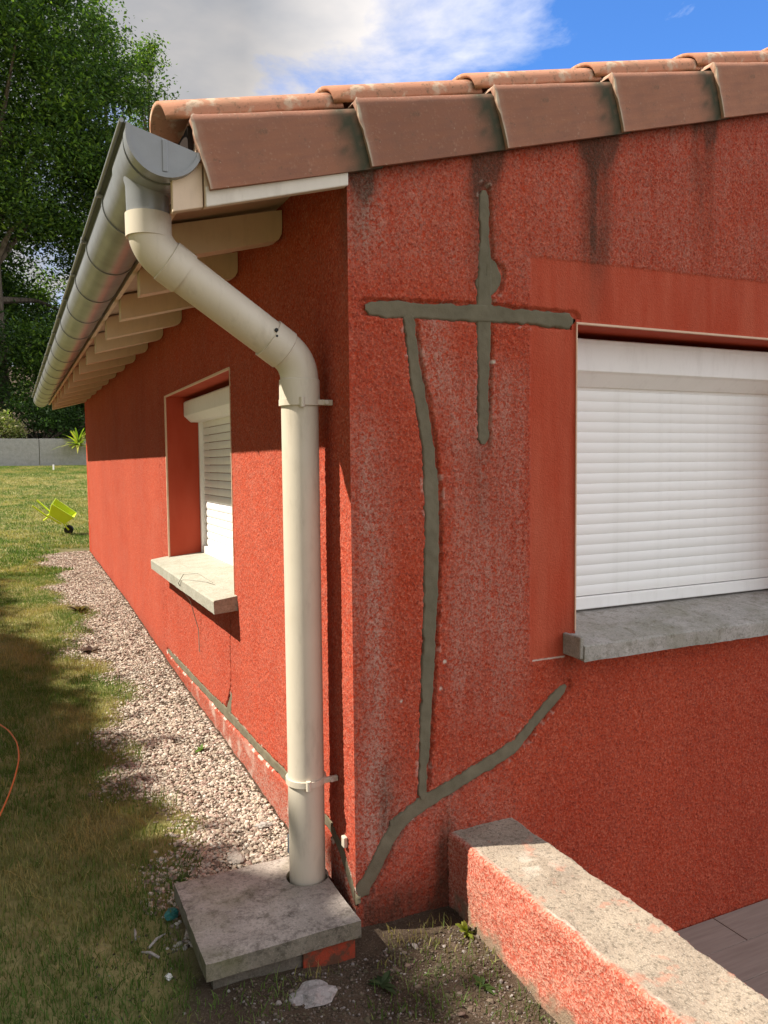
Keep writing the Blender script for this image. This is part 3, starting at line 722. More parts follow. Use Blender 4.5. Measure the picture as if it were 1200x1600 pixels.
# end cap, slightly dished, with raised lip
pts = arc(GR+.0045); mb = MB(); mb.prism(pts, 1, -.026, -.012); mb.build('end_cap', m_zinc, gut)
mb = MB(); o_ = arc(GR+.0065); i_ = arc(GR-.004)
vs = [(p[0], -.031, p[1]) for p in o_]+[(p[0], -.031, p[1]) for p in i_]+[(p[0], .012, p[1]) for p in o_]+[(p[0], -.0262, p[1]) for p in i_]; n = len(o_); fs = []
for i in range(n-1): fs += [(i, i+1, n+i+1, n+i), (i, 2*n+i, 2*n+i+1, i+1), (n+i, n+i+1, 3*n+i+1, 3*n+i)]
mb.add(vs, fs); mb.build('cap_lip', m_zinc, gut, smooth=True)
MB().box(-.497, -.485, -.0285, -.0255, 2.012, 2.088).build('cap_rib', m_zinc, gut, bevel=.001)
# outlet
shell(GR+.0045, GR+.0008, .035, .255).build('outlet_sleeve', m_zinc, gut, smooth=True)
OX, OY = -.5075, .14
mb = MB(); mb.tube([(OX+.008, OY, 2.05), (OX+.006, OY, 2.03), (OX+.003, OY, 2.012), (OX, OY, 2.0), (OX, OY, 1.94)], [.0675, .066, .060, .0555, .0545], 32, cap=False); mb.build('outlet', m_zinc, gut, smooth=True)
cl = None
for k in range(15):
    y = .53+.545*k
    if cl is None:
        cl = shell(GR+.0036, GR+.0006, 0, .018).build('clip_band', m_zinc, gut, smooth=True); o = cl
        MBt = MB().box(rimx-.007, rimx+.018, 0, .018, rimz-.012, rimz+.008)
        hk = MBt.build('clip_hook', m_zinc, cl, bevel=.003)
    else:
        o = cl.copy(); COL.objects.link(o); o.parent = gut
        h2 = hk.copy(); COL.objects.link(h2); h2.parent = o
    o.location = (0, y, 0)

# ------------------------------------------------------------------ downpipe
dp = root('downpipe', 'beige plastic downpipe with two elbows running down the corner of the red house', 'downpipe')
PR = .0545
VX, VY = -.087, .168
A0 = Vector((OX, OY, 1.87)); B0 = Vector((VX, VY, 1.595))
def corner(P, d1, d2, rad, n=10):
    """arc around corner P between incoming dir d1 and outgoing dir d2"""
    ang = d1.angle(d2); t = rad*math.tan(ang/2); S = P-d1*t; c = S+((d2-d1*d1.dot(d2)).normalized())*rad
    out = []; e1 = (S-c); axis = d1.cross(d2).normalized()
    for k in range(n+1): out.append(c+Matrix.Rotation(ang*k/n, 3, axis) @ e1)
    return out
dn = Vector((0, 0, -1)); dg = (B0-A0).normalized()
c1 = corner(A0, dn, dg, .095); c2 = corner(B0, dg, dn, .095)
MB().tube([(OX, OY, 1.95)]+c1+[c1[-1]+dg*.012], PR+.0008, 36).build('elbow', m_pvc, dp, smooth=True)
MB().tube([(OX, OY, 1.953), (OX, OY, 1.9525), (OX, OY, 1.893)], [PR+.001, PR+.0045, PR+.0042], 36).build('collar', m_pvc, dp, smooth=True)
s1 = c1[-1]; MB().tube([s1+dg*.0, s1+dg*.002, s1+dg*.058, s1+dg*.0585], [PR+.001, PR+.0045, PR+.0045, PR+.001], 36).build('collar', m_pvc, dp, smooth=True)
e2 = c2[0]; MB().tube([s1+dg*.01, e2+dg*.0], PR, 36).build('pipe_length', m_pvc, dp, smooth=True)
MB().tube([e2-dg*.062, e2-dg*.0615, e2-dg*.003, e2], [PR+.001, PR+.0047, PR+.0045, PR+.001], 36).build('collar', m_pvc, dp, smooth=True)
MB().tube([e2-dg*.005]+c2+[c2[-1]+dn*.02], PR+.0008, 36).build('elbow', m_pvc, dp, smooth=True)
b2 = c2[-1]; MB().tube([b2, b2+dn*.003, b2+dn*.062, b2+dn*.0625], [PR+.001, PR+.0045, PR+.005, PR+.001], 36).build('collar', m_pvc, dp, smooth=True)
MB().tube([b2+dn*.02, (VX, VY, 1.2), (VX, VY, .02)], PR, 36).build('pipe_length', m_pvc, dp, smooth=True)
def bracket(z, nm='pipe_clip'):
    mb = MB(); n = 36; vs = []; r0, r1 = PR+.0003, PR+.0065
    for zz in (z-.009, z+.009):
        for rad in (r0, r1):
            for k in range(n): a = 2*PI*k/n; vs.append((VX+rad*math.cos(a), VY+rad*math.sin(a), zz))
    fs = []
    for k in range(n):
        k2 = (k+1) % n; fs += [(k, k+n, k2+n, k2), (k+2*n, k2+2*n, k2+3*n, k+3*n), (k+n, k+3*n, k2+3*n, k2+n), (k, k2, k2+2*n, k+2*n)]
    mb.add(vs, fs); o = mb.build(nm, m_pvc, dp, smooth=True)
    # hinge lug facing the camera side, screw ear towards the wall
    a = math.atan2(-.97, -.22); ex, ey = math.cos(a), math.sin(a)
    p = Vector((VX+ex*(PR+.006), VY+ey*(PR+.006), z)); MB().tube([p+Vector((0, 0, .013)), p+Vector((0, 0, -.015))], .0075, 10).build('hinge', m_pvc, o, smooth=True)
    MB().box(VX+.036, -.001, VY-.046, VY-.034, z-.008, z+.008).build('ear', m_pvc, o, bevel=.002)
    MB().tube([(-.022, VY-.052, z), (-.022, VY-.028, z)], .006, 10).build('screw', m_light, o, smooth=True)
pc = e2-dg*.052+Vector((0, -1, .35)).normalized()*(PR+.003)
MB().tube([pc, pc+Vector((0, -.004, .0014))], .0055, 8).build('screw', m_dark, dp, smooth=True)
pc = e2-dg*.052+Vector((0, -1, .05)).normalized()*(PR+.003); MB().tube([pc, pc+Vector((0, -.003, 0))], .0035, 8).build('screw', m_dark, dp, smooth=True)
bracket(1.475); bracket(.352)
MB().box(-.014, -.001, .052, .074,   .168, .200).build('wall_plug', m_pvc, dp, bevel=.003)

# ------------------------------------------------------------------ concrete drain cover under the downpipe
drain = root('drain_cover', 'weathered concrete drain lid under the foot of the beige downpipe', 'drain cover')
M_ = MT('muddy_red_render', .92, .08); n1_ = M_.noise(30, 5, .7); n2_ = M_.noise(150, 3)
c__ = M_.mix(M_.ramp(n1_, .42, .58), (.10, .055, .035), (.34, .052, .026)); c__ = M_.mix(M_.math('MULTIPLY', n2_, .5), c__, (.12, .05, .03)); M_.col(c__); M_.bump(n2_, .002, .9)
m_dirtyred = M_.m
def lid_mesh():
    x0, x1, y0, y1, zt_, zb_ = -.462, -.036, -.122, .305, .052, .002
    hx, hy, hr = VX-.002, VY-.004, .064; n = 72; top = []; 
    angs = sorted([2*PI*k/n for k in range(n)]+[math.atan2(b-hy, a-hx) % (2*PI) for a in (x0, x1) for b in (y0, y1)])
    rings = 9; V_ = []; k_ = len(angs)
    for zz, sg in ((zt_, 1), (zb_, -1)):
        for r in range(rings+1):
            t = r/rings
            for a in angs:
                c, s = math.cos(a), math.sin(a)
                d = min((x1-hx)/c if c > 1e-9 else ((x0-hx)/c if c < -1e-9 else 9), (y1-hy)/s if s > 1e-9 else ((y0-hy)/s if s < -1e-9 else 9))
                q = hr+(d-hr)*t; x = hx+c*q; y = hy+s*q
                if r == rings:
                    e = (float(vnoise(x, y, 24, 3))-.5)*.007; x += -c*abs(e); y += -s*abs(e)
                zz2 = zz+((float(vnoise(x, y, 14, 8))-.5)*.004-(.004 if r == rings else 0) if sg > 0 else 0)
                V_.append((x, y, zz2))
    F_ = []; N0 = (rings+1)*k_
    for r in range(rings):
        for j in range(k_):
            a = r*k_+j; b = r*k_+(j+1) % k_; F_.append((a, b, b+k_, a+k_)); F_.append((N0+a, N0+a+k_, N0+b+k_, N0+b))
    for j in range(k_):
        j2 = (j+1) % k_; a = rings*k_+j; b = rings*k_+j2; F_.append((a, b, b+N0, a+N0)); F_.append((j2, j, j+N0, j2+N0))
    return V_, F_
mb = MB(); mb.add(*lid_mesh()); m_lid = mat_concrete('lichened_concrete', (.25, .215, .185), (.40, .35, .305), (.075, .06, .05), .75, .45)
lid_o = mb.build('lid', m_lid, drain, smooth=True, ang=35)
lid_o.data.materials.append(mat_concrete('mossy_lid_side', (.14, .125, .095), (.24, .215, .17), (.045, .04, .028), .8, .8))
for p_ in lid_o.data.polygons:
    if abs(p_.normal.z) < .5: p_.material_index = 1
mb = MB(); mb.box(-.44, -.10, -.10, -.075, -.35, .001); mb.box(-.44, -.415, -.075, .28, -.35, .001); mb.box(-.415, -.06, .255, .28, -.35, .001)
mb.build('chamber', mat_concrete('dark_mossy_concrete', (.11, .10, .08), (.17, .15, .12), (.05, .045, .03), .6, .6), drain)
mb = MB(); mb.box(-.20, -.05, -.108, -.0755, -.35, -.002); mb.build('painted_side', m_dirtyred, drain)

# ------------------------------------------------------------------ low wall beside the terrace
def low_wall():
    xl, xr, zt_ = .316, .545, .170; sec = []
    for z in np.arange(-.50, zt_-.016, .006): sec.append((xl, z))
    for a in np.linspace(0, PI/2, 6): sec.append((xl+.014-.014*math.cos(a), zt_-.014+.014*math.sin(a)))
    for x in np.arange(xl+.02, xr-.012, .006): sec.append((x, zt_))
    for a in np.linspace(0, PI/2, 5): sec.append((xr-.010+.010*math.sin(a), zt_-.010+.010*math.cos(a)))
    for z in np.arange(zt_-.02, -.55, -.03): sec.append((xr, z))
    sec = np.array(sec); s = np.r_[0, np.cumsum(np.hypot(*np.diff(sec, axis=0).T))]
    ys = np.concatenate([np.arange(.0, -1.5, -.006), np.arange(-1.5, -5.0, -.05)])
    Y, S = np.meshgrid(ys, s, indexing='ij'); Xs = np.broadcast_to(sec[:, 0], Y.shape).copy(); Zs = np.broadcast_to(sec[:, 1], Y.shape).copy()
    side = Xs < xl+.006; top = Zs > zt_-.004; right = (Xs > xr-.004)
    g = grain_field(Y, S, 300); big = fbm(Y, S, 9, 310, 4)-.5
    rag = .010*(fbm(Y, Y*0, 22, 320, 5)-.5)*2+.003*(fbm(Y, Y*0, 5, 322, 2)-.5)*2
    red = smoothstep(.006, -.002, (Zs-(zt_-.004))+rag*.7)*(Xs < xl+.1) + right*1.0
    red = np.where(top & (Xs < xr-.02), 0, red); red = np.clip(np.where(top & (Xs < xl+.03), smoothstep(.010, .0, Xs-xl-.006+rag*.8), red), 0, 1)
    bump = (g-.5)*.0038*red+big*.009+(fbm(Y, S, 70, 340, 3)-.5)*.003*(1-red)
    Xs = Xs-np.where(Xs < xl+.02, bump+red*.003, 0)+np.where(right, bump, 0)
    Zs = Zs+np.where(top, bump-.001*smoothstep(.0, 1, -Y)*0, 0)
    # right upper edge worn wavy
    wav = (fbm(Y, Y*0, 10, 350, 4)-.5)*.014
    Xs = Xs+np.where(Xs > xr-.03, wav, 0)
    rt = smoothstep(.05, -.005, -Y)                       # flared up against the gable wall
    Xs = Xs-np.where(side, rt*.006, 0)
    zg = np.interp(Y, GY, GZ)
    grime_shade = smoothstep(.35, .75, fbm(Y, S, 26, 365, 5)+.45*smoothstep(.09, .0, Zs-zg)-.25+.3*big)*smoothstep(.12, .04, Zs-zg)*(Zs < .12)*(Xs < xl+.02) + smoothstep(.02, -.03, Y+.12*0)*0
    grime_shade = grime_shade+gs(Xs, xl, .01)*gs(Y, -.15, .06)*.2*(Zs < .1)
    lime = gs(Xs, .43, .055)*gs(Y, -.27, .07)*.55*smoothstep(.45, .62, fbm(Y, S, 34, 360, 4))*top
    lime = lime*.6+smoothstep(.0045, .001, np.abs(Xs-xl-.008+rag))*top*.75*smoothstep(.4, .6, fbm(Y, Y*0, 12, 370, 3))
    V_ = np.stack([Xs, Y, Zs], -1).reshape(-1, 3); iq = np.arange(Y.size).reshape(Y.shape)
    o = np_mesh('low_wall', V_, quads(iq), m_cop, None, attrs={'redmask': np.clip(red, 0, 1), 'grime_shade': np.clip(grime_shade, 0, 1), 'lime': np.clip(lime, 0, 1)})
    return tag(o, 'low red rendered wall with bare concrete top running out from the gable wall', 'wall')
low_wall()

# ------------------------------------------------------------------ terrace behind the low wall
mb = MB(); mb.box(.52, 7, -6, .001, -.52, -.409); o = mb.build('terrace', m_hole, None, kind='structure')
pk = MB().box(0, .896, 0, .1485, -.010, 0).build('plank_tile', m_ter, o, bevel=.0015); fst = True
for j in range(9):
    for i in range(4):
        q = pk if fst else pk.copy()
        if not fst: COL.objects.link(q); q.parent = o
        fst = False; q.location = (.535+.90*i-(.42 if j % 2 else 0)*(i > 0), -.155-.150*j, -.398+random.uniform(-.0004, .0004))

# ------------------------------------------------------------------ gravel strip
def ico():
    t = (1+5**.5)/2
    v = np.array([(-1,t,0),(1,t,0),(-1,-t,0),(1,-t,0),(0,-1,t),(0,1,t),(0,-1,-t),(0,1,-t),(t,0,-1),(t,0,1),(-t,0,-1),(-t,0,1)], float); v /= np.linalg.norm(v[0])
    fc = np.array([(0,11,5),(0,5,1),(0,1,7),(0,7,10),(0,10,11),(1,5,9),(5,11,4),(11,10,2),(10,7,6),(7,1,8),(3,9,4),(3,4,2),(3,2,6),(3,6,8),(3,8,9),(4,9,5),(2,4,11),(6,2,10),(8,6,7),(9,8,1)])
    return v, fc
IV, IF = ico()
def pebbles(name, xy, size, cols, label=None, cat=None, zoff=.3, mat=None):
    n = len(xy); sz = size*(rng.random(n)**1.5*.9+.55)
    S = rng.uniform(.6, 1.25, (n, 3)); S[:, 2] *= .65
    jit = rng.uniform(.78, 1.18, (n, 12, 1)); A = rng.uniform(0, 2*PI, n); B = rng.normal(0, .35, n)
    P = IV[None]*jit*S[:, None]*sz[:, None, None]
    ca, sa = np.cos(A)[:, None], np.sin(A)[:, None]; cb, sb = np.cos(B)[:, None], np.sin(B)[:, None]
    x = P[..., 0]; y = P[..., 1]*cb-P[..., 2]*sb; z = P[..., 1]*sb+P[..., 2]*cb
    P = np.stack([x*ca-y*sa, x*sa+y*ca, z], -1)
    zz = gz(xy[:, 0], xy[:, 1])+sz*zoff*rng.uniform(-.4, 1.3, n)
    P += np.stack([xy[:, 0], xy[:, 1], zz], -1)[:, None]
    F_ = (IF[None]+np.arange(n)[:, None, None]*12).reshape(-1, 3)
    ci = rng.integers(0, len(cols), n); c = np.array(cols)[ci]*rng.uniform(.75, 1.15, (n, 1)); c = np.repeat(np.c_[c, np.ones(n)], 12, 0)
    o = np_mesh(name, P.reshape(-1, 3), F_, mat or m_peb, None, smooth=False, colors=c)
    if label: tag(o, label, cat)
    o['kind'] = 'stuff'; return o
N = 78000; yy = .12+8.4*rng.random(N)**1.7; xx = rng.uniform(-.85, -.012, N)
dens = smoothstep(-.13, .10, xx-GE(xx, yy))*(.75+.5*fbm(xx, yy, 7, 71)); 
k = (rng.random(N) < dens) & ~((xx > -.44) & (yy < .28)) & ~((xx < -.30) & (yy < .32) & (rng.random(N) < .85)) & (yy < 8.3)
xy = np.stack([xx, yy], 1)[k]
gcols = [(.46, .37, .29), (.52, .44, .35), (.38, .27, .22), (.60, .53, .44), (.30, .24, .19), (.44, .32, .26), (.54, .45, .34), (.66, .60, .51), (.20, .16, .125)]
pebbles('gravel', xy, .0074, gcols, 'pinkish gravel strip along the foot of the side wall', 'gravel')
# stones and crumbs in the soil in front
N = 16000; xx = rng.uniform(-.75, .32, N); yy = rng.uniform(-1.0, .3, N)
k = ((xx > -.42+.2*(fbm(xx, yy, 6, 5)-.5)) | (rng.random(N) < .12)) & ~((xx > -.46) & (xx < 0) & (yy > -.12)) & ~((xx > 0) & (yy > -.02)) & ((yy < -.1) | (xx < -.46))
pebbles('soil_crumbs', np.stack([xx, yy], 1)[k], np.where(rng.random(int(k.sum())) < .06, .0075, .0038), [(.10, .07, .05), (.13, .095, .07), (.07, .05, .035), (.09, .075, .045), (.16, .12, .09), (.06, .045, .03), (.12, .10, .06), (.18, .14, .115), (.15, .10, .08), (.28, .245, .225)], 'earth crumbs and small stones in front of the gable wall', 'soil')

# ------------------------------------------------------------------ grass
def grass(name, xy, hmin, hmax, wd, label, bias=0., dry=.35):
    n = len(xy); h = rng.uniform(hmin, hmax, n); a = rng.uniform(0, 2*PI, n); ln = rng.normal(0, .65, n)*h; la = rng.uniform(0, 2*PI, n)
    b = np.stack([xy[:, 0], xy[:, 1], gz(xy[:, 0], xy[:, 1])-.003], -1); w = wd*rng.uniform(.6, 1.3, n)
    dx = np.stack([np.cos(a)*w, np.sin(a)*w, 0*a], -1)
    mid = b+np.stack([np.cos(la)*ln*.35, np.sin(la)*ln*.35, h*.6], -1)
    tip = b+np.stack([np.cos(la)*ln, np.sin(la)*ln, h], -1)
    V_ = np.stack([b-dx, b+dx, mid+dx*.7, tip, mid-dx*.7], 1)
    base = np.arange(n)[:, None]*5; F_ = np.concatenate([base+[0, 1, 2, 4], ], 0); T_ = base+[4, 2, 3, 3]
    p = fbm(xy[:, 0], xy[:, 1], 2.3, 201, 4); q = fbm(xy[:, 0], xy[:, 1], 9, 205, 3)
    t = np.clip((p*.6+q*.4-.5)*4.5-.13+dry+rng.normal(0, .28, n)+bias, 0, 1)[:, None]
    c = np.array([.105, .175, .035])*(1-t)+np.array([.40, .33, .14])*t; c *= rng.uniform(.7, 1.25, (n, 1)); c = np.repeat(np.c_[c, np.ones(n)], 5, 0)
    V_ = V_.reshape(-1, 3)
    me = bpy.data.meshes.new(name); me.vertices.add(len(V_)); me.vertices.foreach_set('co', V_.astype(np.float32).ravel())
    tri = T_[:, :3]; lo = np.concatenate([F_.ravel(), tri.ravel()]).astype(np.int32)
    me.loops.add(len(lo)); me.loops.foreach_set('vertex_index', lo); me.polygons.add(2*n)
    me.polygons.foreach_set('loop_start', np.concatenate([np.arange(n)*4, 4*n+np.arange(n)*3]).astype(np.int32)); me.update(calc_edges=True)
    at = me.attributes.new('tint', 'FLOAT_COLOR', 'POINT'); at.data.foreach_set('color', c.astype(np.float32).ravel()); me.materials.append(m_grass); me.validate()
    o = link(name, me); tag(o, label, 'grass', kind='stuff'); return o
N = 230000; yy = -1.4+8.2*rng.random(N)**1.25; xx = rng.uniform(-1.9, -.25, N)
k = (rng.random(N) < (1-smoothstep(-.10, .07, xx-GE(xx, yy)))*(.35+1.1*fbm(xx, yy, 5, 210))) & ~((yy < .25) & (xx > -.37-.25*(fbm(xx, yy, 8, 5)-.5))) & ~((xx > -.47) & (yy > -.13) & (yy < .32))
grass('grass', np.stack([xx, yy], 1)[k], .012, .038, .0014, 'short dry lawn grass between the gravel strip and the left edge')
N = 26000; yy = -1.2+5.5*rng.random(N)**1.2; xx = rng.uniform(-1.6, -.3, N); tf = fbm(xx, yy, 16, 240, 2)
k = (tf > .60) & (xx < GE(xx, yy)+.05) & ~((xx > -.49) & (yy < .34))
grass('grass', np.stack([xx, yy], 1)[k], .025, .065, .0016, 'longer grass tufts standing out of the shaded lawn near the camera', -.25)
N = 3500; yy = -1.0+4*rng.random(N); xx = rng.uniform(-1.4, -.45, N); k = (xx < GE(xx, yy))
grass('grass', np.stack([xx, yy], 1)[k], .03, .05, .0012, 'dry straw coloured stalks scattered in the shaded lawn', .9)
N = 190000; yy = 6.6+18*rng.random(N)**1.25; xx = rng.uniform(-2.8, 1.8, N)
k = ((xx < GE(xx, yy)) | (yy > 8.6)) & ~((xx > -.02) & (yy < 8.45)) & (xx > -2.4)
grass('grass', np.stack([xx, yy], 1)[k], .018, .045, .004, 'sunlit dry lawn grass around the tipped green toy', .15)
N = 5200; xx = rng.uniform(-.60, .31, N); yy = rng.uniform(-1.2, .1, N)
k = (fbm(xx, yy, 9, 222) > .50) & ~((xx > -.47) & (xx < .0) & (yy > -.125)) & ~((xx > -.03) & (yy > -.04))
grass('grass', np.stack([xx, yy], 1)[k], .012, .035, .0016, 'sparse grass tufts in the soil in front of the gable wall', -.1)

# ------------------------------------------------------------------ plants
def leaf_cloud(C_, n, size, cols, spread, flat=.6, seed=0):
    g = np.random.default_rng(seed); C_ = np.asarray(C_, float); ci = g.integers(0, len(C_), n)
    sp = np.asarray(spread, float); P = C_[ci]+g.normal(0, 1, (n, 3))*(sp[ci][:, None] if sp.ndim else sp)*np.array([1, 1, .75])
    nrm = g.normal(0, 1, (n, 3)); nrm[:, 2] = np.abs(nrm[:, 2])+flat; nrm /= np.linalg.norm(nrm, axis=1, keepdims=True)
    t = np.cross(nrm, g.normal(0, 1, (n, 3))); t /= np.maximum(np.linalg.norm(t, axis=1, keepdims=True), 1e-6); b = np.cross(nrm, t)
    s = size*g.uniform(.6, 1.35, (n, 1)); V_ = np.stack([P-t*s, P-b*s*.42+nrm*s*.06, P+t*s, P+b*s*.42+nrm*s*.06], 1)
    F_ = np.arange(n*4).reshape(n, 4)
    cc = np.array(cols); col_ = cc[g.integers(0, len(cc), n)]*g.uniform(.7, 1.3, (n, 1)); clump = g.uniform(.75, 1.25, (len(C_), 1))[ci]
    return V_.reshape(-1, 3), F_, np.repeat(np.c_[col_*clump, np.ones(n)], 4, 0)
def tree(name, label, loc, h, crown, n, size, cols, trunk=.25, group=None, seed=0, nclump=70, spread=.55, kind_hint=None, limbs=True):
    """crown: list of ellipsoids (dx, dy, z, rx, ry, rz) relative to loc"""
    g = np.random.default_rng(seed+1000); rt = root(name, label, 'tree', loc, group)
    C_ = []; S_ = []; vol = np.array([e[3]*e[4]*e[5] for e in crown])**.8; vol /= vol.sum()
    for e, v in zip(crown, vol):
        for _ in range(max(3, int(nclump*v))):
            d_ = g.normal(0, 1, 3); d_ /= np.linalg.norm(d_); q = g.uniform(.45, 1.0)**.5
            C_.append((e[0]+d_[0]*e[3]*q, e[1]+d_[1]*e[4]*q, e[2]+d_[2]*e[5]*q)); S_.append(spread*g.uniform(.6, 1.3))
    V_, F_, c = leaf_cloud(C_, n, size, cols, S_, .5, seed)
    np_mesh('crown', V_, F_, m_leaf, rt, smooth=False, colors=c)
    mb = MB(); p = []; k_ = 9; top = max(e[2] for e in crown)
    for i in range(k_+1): t = i/k_; p.append((math.sin(t*4+seed)*.12*t, math.cos(t*3+seed)*.12*t, -.2+(top+.2)*t))
    mb.tube(p, [trunk*(1.25 if i == 0 else 1)*(1-.8*i/k_) for i in range(k_+1)], 10); mb.build('trunk', m_bark, rt, smooth=True)
    if limbs:
        mb = MB()
        for q in g.choice(len(C_), min(26, len(C_)), replace=False):
            c3 = Vector(C_[q]); t = g.uniform(.3, .75); s = Vector((0, 0, min(top*t, max(c3.z-.3, .3)))); md = (s+c3)/2+Vector((0, 0, .3))
            mb.tube([s, md, c3], [trunk*.34, trunk*.2, trunk*.06], 6)
        mb.build('limbs', m_bark, rt, smooth=True)['kind'] = 'stuff'
    return rt
def G0(x, y): return float(gz(x, y))
DK = [(.025, .060, .012), (.040, .085, .018), (.055, .110, .022), (.030, .065, .018)]
MD = [(.075, .15, .02), (.11, .20, .028), (.16, .25, .035), (.06, .12, .022)]
YL = [(.13, .20, .03), (.17, .24, .04), (.09, .16, .03)]
tree('broadleaf_tree', 'tallest dark green leafy tree with thick trunk at the left edge behind the garden wall', (-1.15, 30, G0(-1.15, 30)), 18,
     [(-2.5, 0, 13.5, 4.2, 3.5, 4.6), (1.6, 0, 12.5, 3.4, 3.2, 3.8), (2.6, .5, 9.6, 2.8, 2.6, 2.4), (-1.5, -.5, 17, 3.2, 3, 2.6), (3.0, 0, 14.6, 1.6, 1.8, 2.2), (-3.6, 0, 8.6, 2.6, 2.5, 2.0), (.2, 1.0, 8.8, 3.2, 2.5, 1.9), (.5, 1.5, 6.6, 1.6, 1.5, 1.2), (-1.5, 2.0, 7.4, 2.4, 2, 2.6), (1.8, 2.5, 5.0, 2.4, 2, 2.2)], 160000, .088, DK+MD, .42, seed=3, nclump=190, spread=.62)
tree('slender_tree', 'narrow pale green tree whose tip shows just left of the roof tiles', (4.75, 32, G0(4.75, 32)), 17,
     [(0, 0, 12.2, 1.0, 1.0, 1.6), (.1, 0, 14.2, .55, .6, 1.3), (-.1, 0, 9.2, 1.6, 1.5, 2.6), (0, 0, 5.5, 1.7, 1.6, 2.6), (.1, 0, 15.4, .22, .25, .8)], 24000, .08, MD+YL, .16, seed=5, nclump=80, spread=.36)
tree('slender_tree', 'pointed light green tree between the tallest tree and the slender tip by the roof', (3.1, 31, G0(3.1, 31)), 18,
     [(0, 0, 11.5, 1.5, 1.4, 2.4), (-.2, 0, 14.2, 1.0, 1.0, 1.5), (-.3, 0, 15.8, .45, .5, .9), (.2, 0, 8, 1.8, 1.7, 2.6), (0, 0, 4.5, 1.8, 1.7, 2.6)], 36000, .085, MD+YL+DK, .18, seed=8, nclump=100, spread=.42)
for i, (x, y, hh, w, cs, lab) in enumerate([(-3.2, 28.3, 5.0, 2.4, DK, 'dense dark shrub under the tallest tree left of its trunk'), (1.1, 28.6, 4.2, 1.9, DK+MD, 'dark green understory tree right of the thick trunk behind the garden wall'),
                                          (3.9, 29, 5.5, 2.2, DK, 'deep green bushy tree behind the house corner'), (.3, 34, 6.5, 2.6, MD+YL, 'bright green thicket tree seen through the gap beside the thick trunk'), (-2.2, 35, 8, 2.8, MD, 'light green tree behind the tallest tree at the left edge')]):
    tree('understory_tree', lab, (x, y, G0(x, y)), hh, [(0, 0, hh*.45, w, w*.8, hh*.45), (w*.4, 0, hh*.75, w*.55, w*.5, hh*.25), (-w*.4, 0, hh*.7, w*.5, w*.5, hh*.25)], 18000, .08, cs, .10, seed=20+i, nclump=70, spread=.36, group='trees behind the garden wall')
def shrub(name, label, loc, ell, n, size, cols, seed, spread=.14, ncl=40):
    g = np.random.default_rng(seed); C_ = []
    for e in ell:
        for _ in range(ncl):
            d_ = g.normal(0, 1, 3); d_ /= np.linalg.norm(d_); q = g.uniform(.4, 1)**.5; C_.append((e[0]+d_[0]*e[3]*q, e[1]+d_[1]*e[4]*q, e[2]+abs(d_[2])*e[5]*q))
    rt = root(name, label, 'shrub', loc); V_, F_, c = leaf_cloud(C_, n, size, cols, spread, .4, seed)
    np_mesh('foliage', V_, F_, m_leaf, rt, smooth=False, colors=c)
    mb = MB()
    for q in g.choice(len(C_), 10, replace=False): mb.tube([(0, 0, -.1), (C_[q][0]*.4, C_[q][1]*.4, C_[q][2]*.6), C_[q]], [.03, .02, .008], 5)
    mb.build('stems', m_bark, rt); return rt
shrub('flowering_shrub', 'pale yellowish shrub above the grey garden wall at the left edge', (-1.25, 25.9, 2.0), [(0, 0, .45, .7, .5, .6), (.35, 0, .3, .4, .4, .5), (-.8, 0, .6, .7, .5, .7)], 6500, .05, [(.34, .38, .10), (.42, .40, .16), (.20, .28, .06), (.46, .42, .26)], 51)
shrub('dark_shrub', 'dark shrub on top of the garden wall next to the spiky plant', (.1, 26.6, 2.05), [(0, 0, .5, 1.3, .6, 1.0), (1.2, .4, .6, 1.0, .6, 1.3)], 8000, .06, DK, 53, .2)
# spiky yellow green plant by the wall
def spiky(loc):
    rt = root('spiky_plant', 'yellow green spiky leaved plant on the garden wall beside the house corner', 'plant', loc); g = random.Random(4)
    for i in range(60):
        a = g.uniform(0, 2*PI); Ln = g.uniform(.45, .95); el = g.uniform(.0, 1.35); n = 6; vs = []; w = .06
        for k in range(n+1):
            t = k/n; rr_ = Ln*t*math.cos(el); zz = Ln*t*math.sin(el)-.35*t*t*Ln; ww = w*(1-t)**.7*(.5+t if t < .5 else 1)
            vs += [(math.cos(a)*rr_-math.sin(a)*ww, math.sin(a)*rr_+math.cos(a)*ww, zz), (math.cos(a)*rr_+math.sin(a)*ww, math.sin(a)*rr_-math.cos(a)*ww, zz)]
        V_ = np.array(vs); F_ = np.array([(2*k, 2*k+1, 2*k+3, 2*k+2) for k in range(n)]); cc = [(.30, .36, .03, 1), (.22, .32, .03, 1), (.42, .40, .08, 1)][i % 3]
        np_mesh('leaf', V_, F_, m_leaf, rt, colors=np.array([cc]*len(V_)))
spiky((1.12, 24.75, 1.95))
# garden wall
gw = root('garden_wall', 'low grey rendered garden wall at the far end of the lawn', 'wall', (0, 25, 0))
x = -16.0; pm = None
while x < 9:
    if pm is None: pm = MB().box(0, 1.985, 0, .18, 0, 1.02).build('panel', m_ret, gw, bevel=.01); o = pm
    else: o = pm.copy(); COL.objects.link(o); o.parent = gw
    o.location = (x, random.uniform(0, .008), 1.12+random.uniform(-.01, .01)); x += 2.0
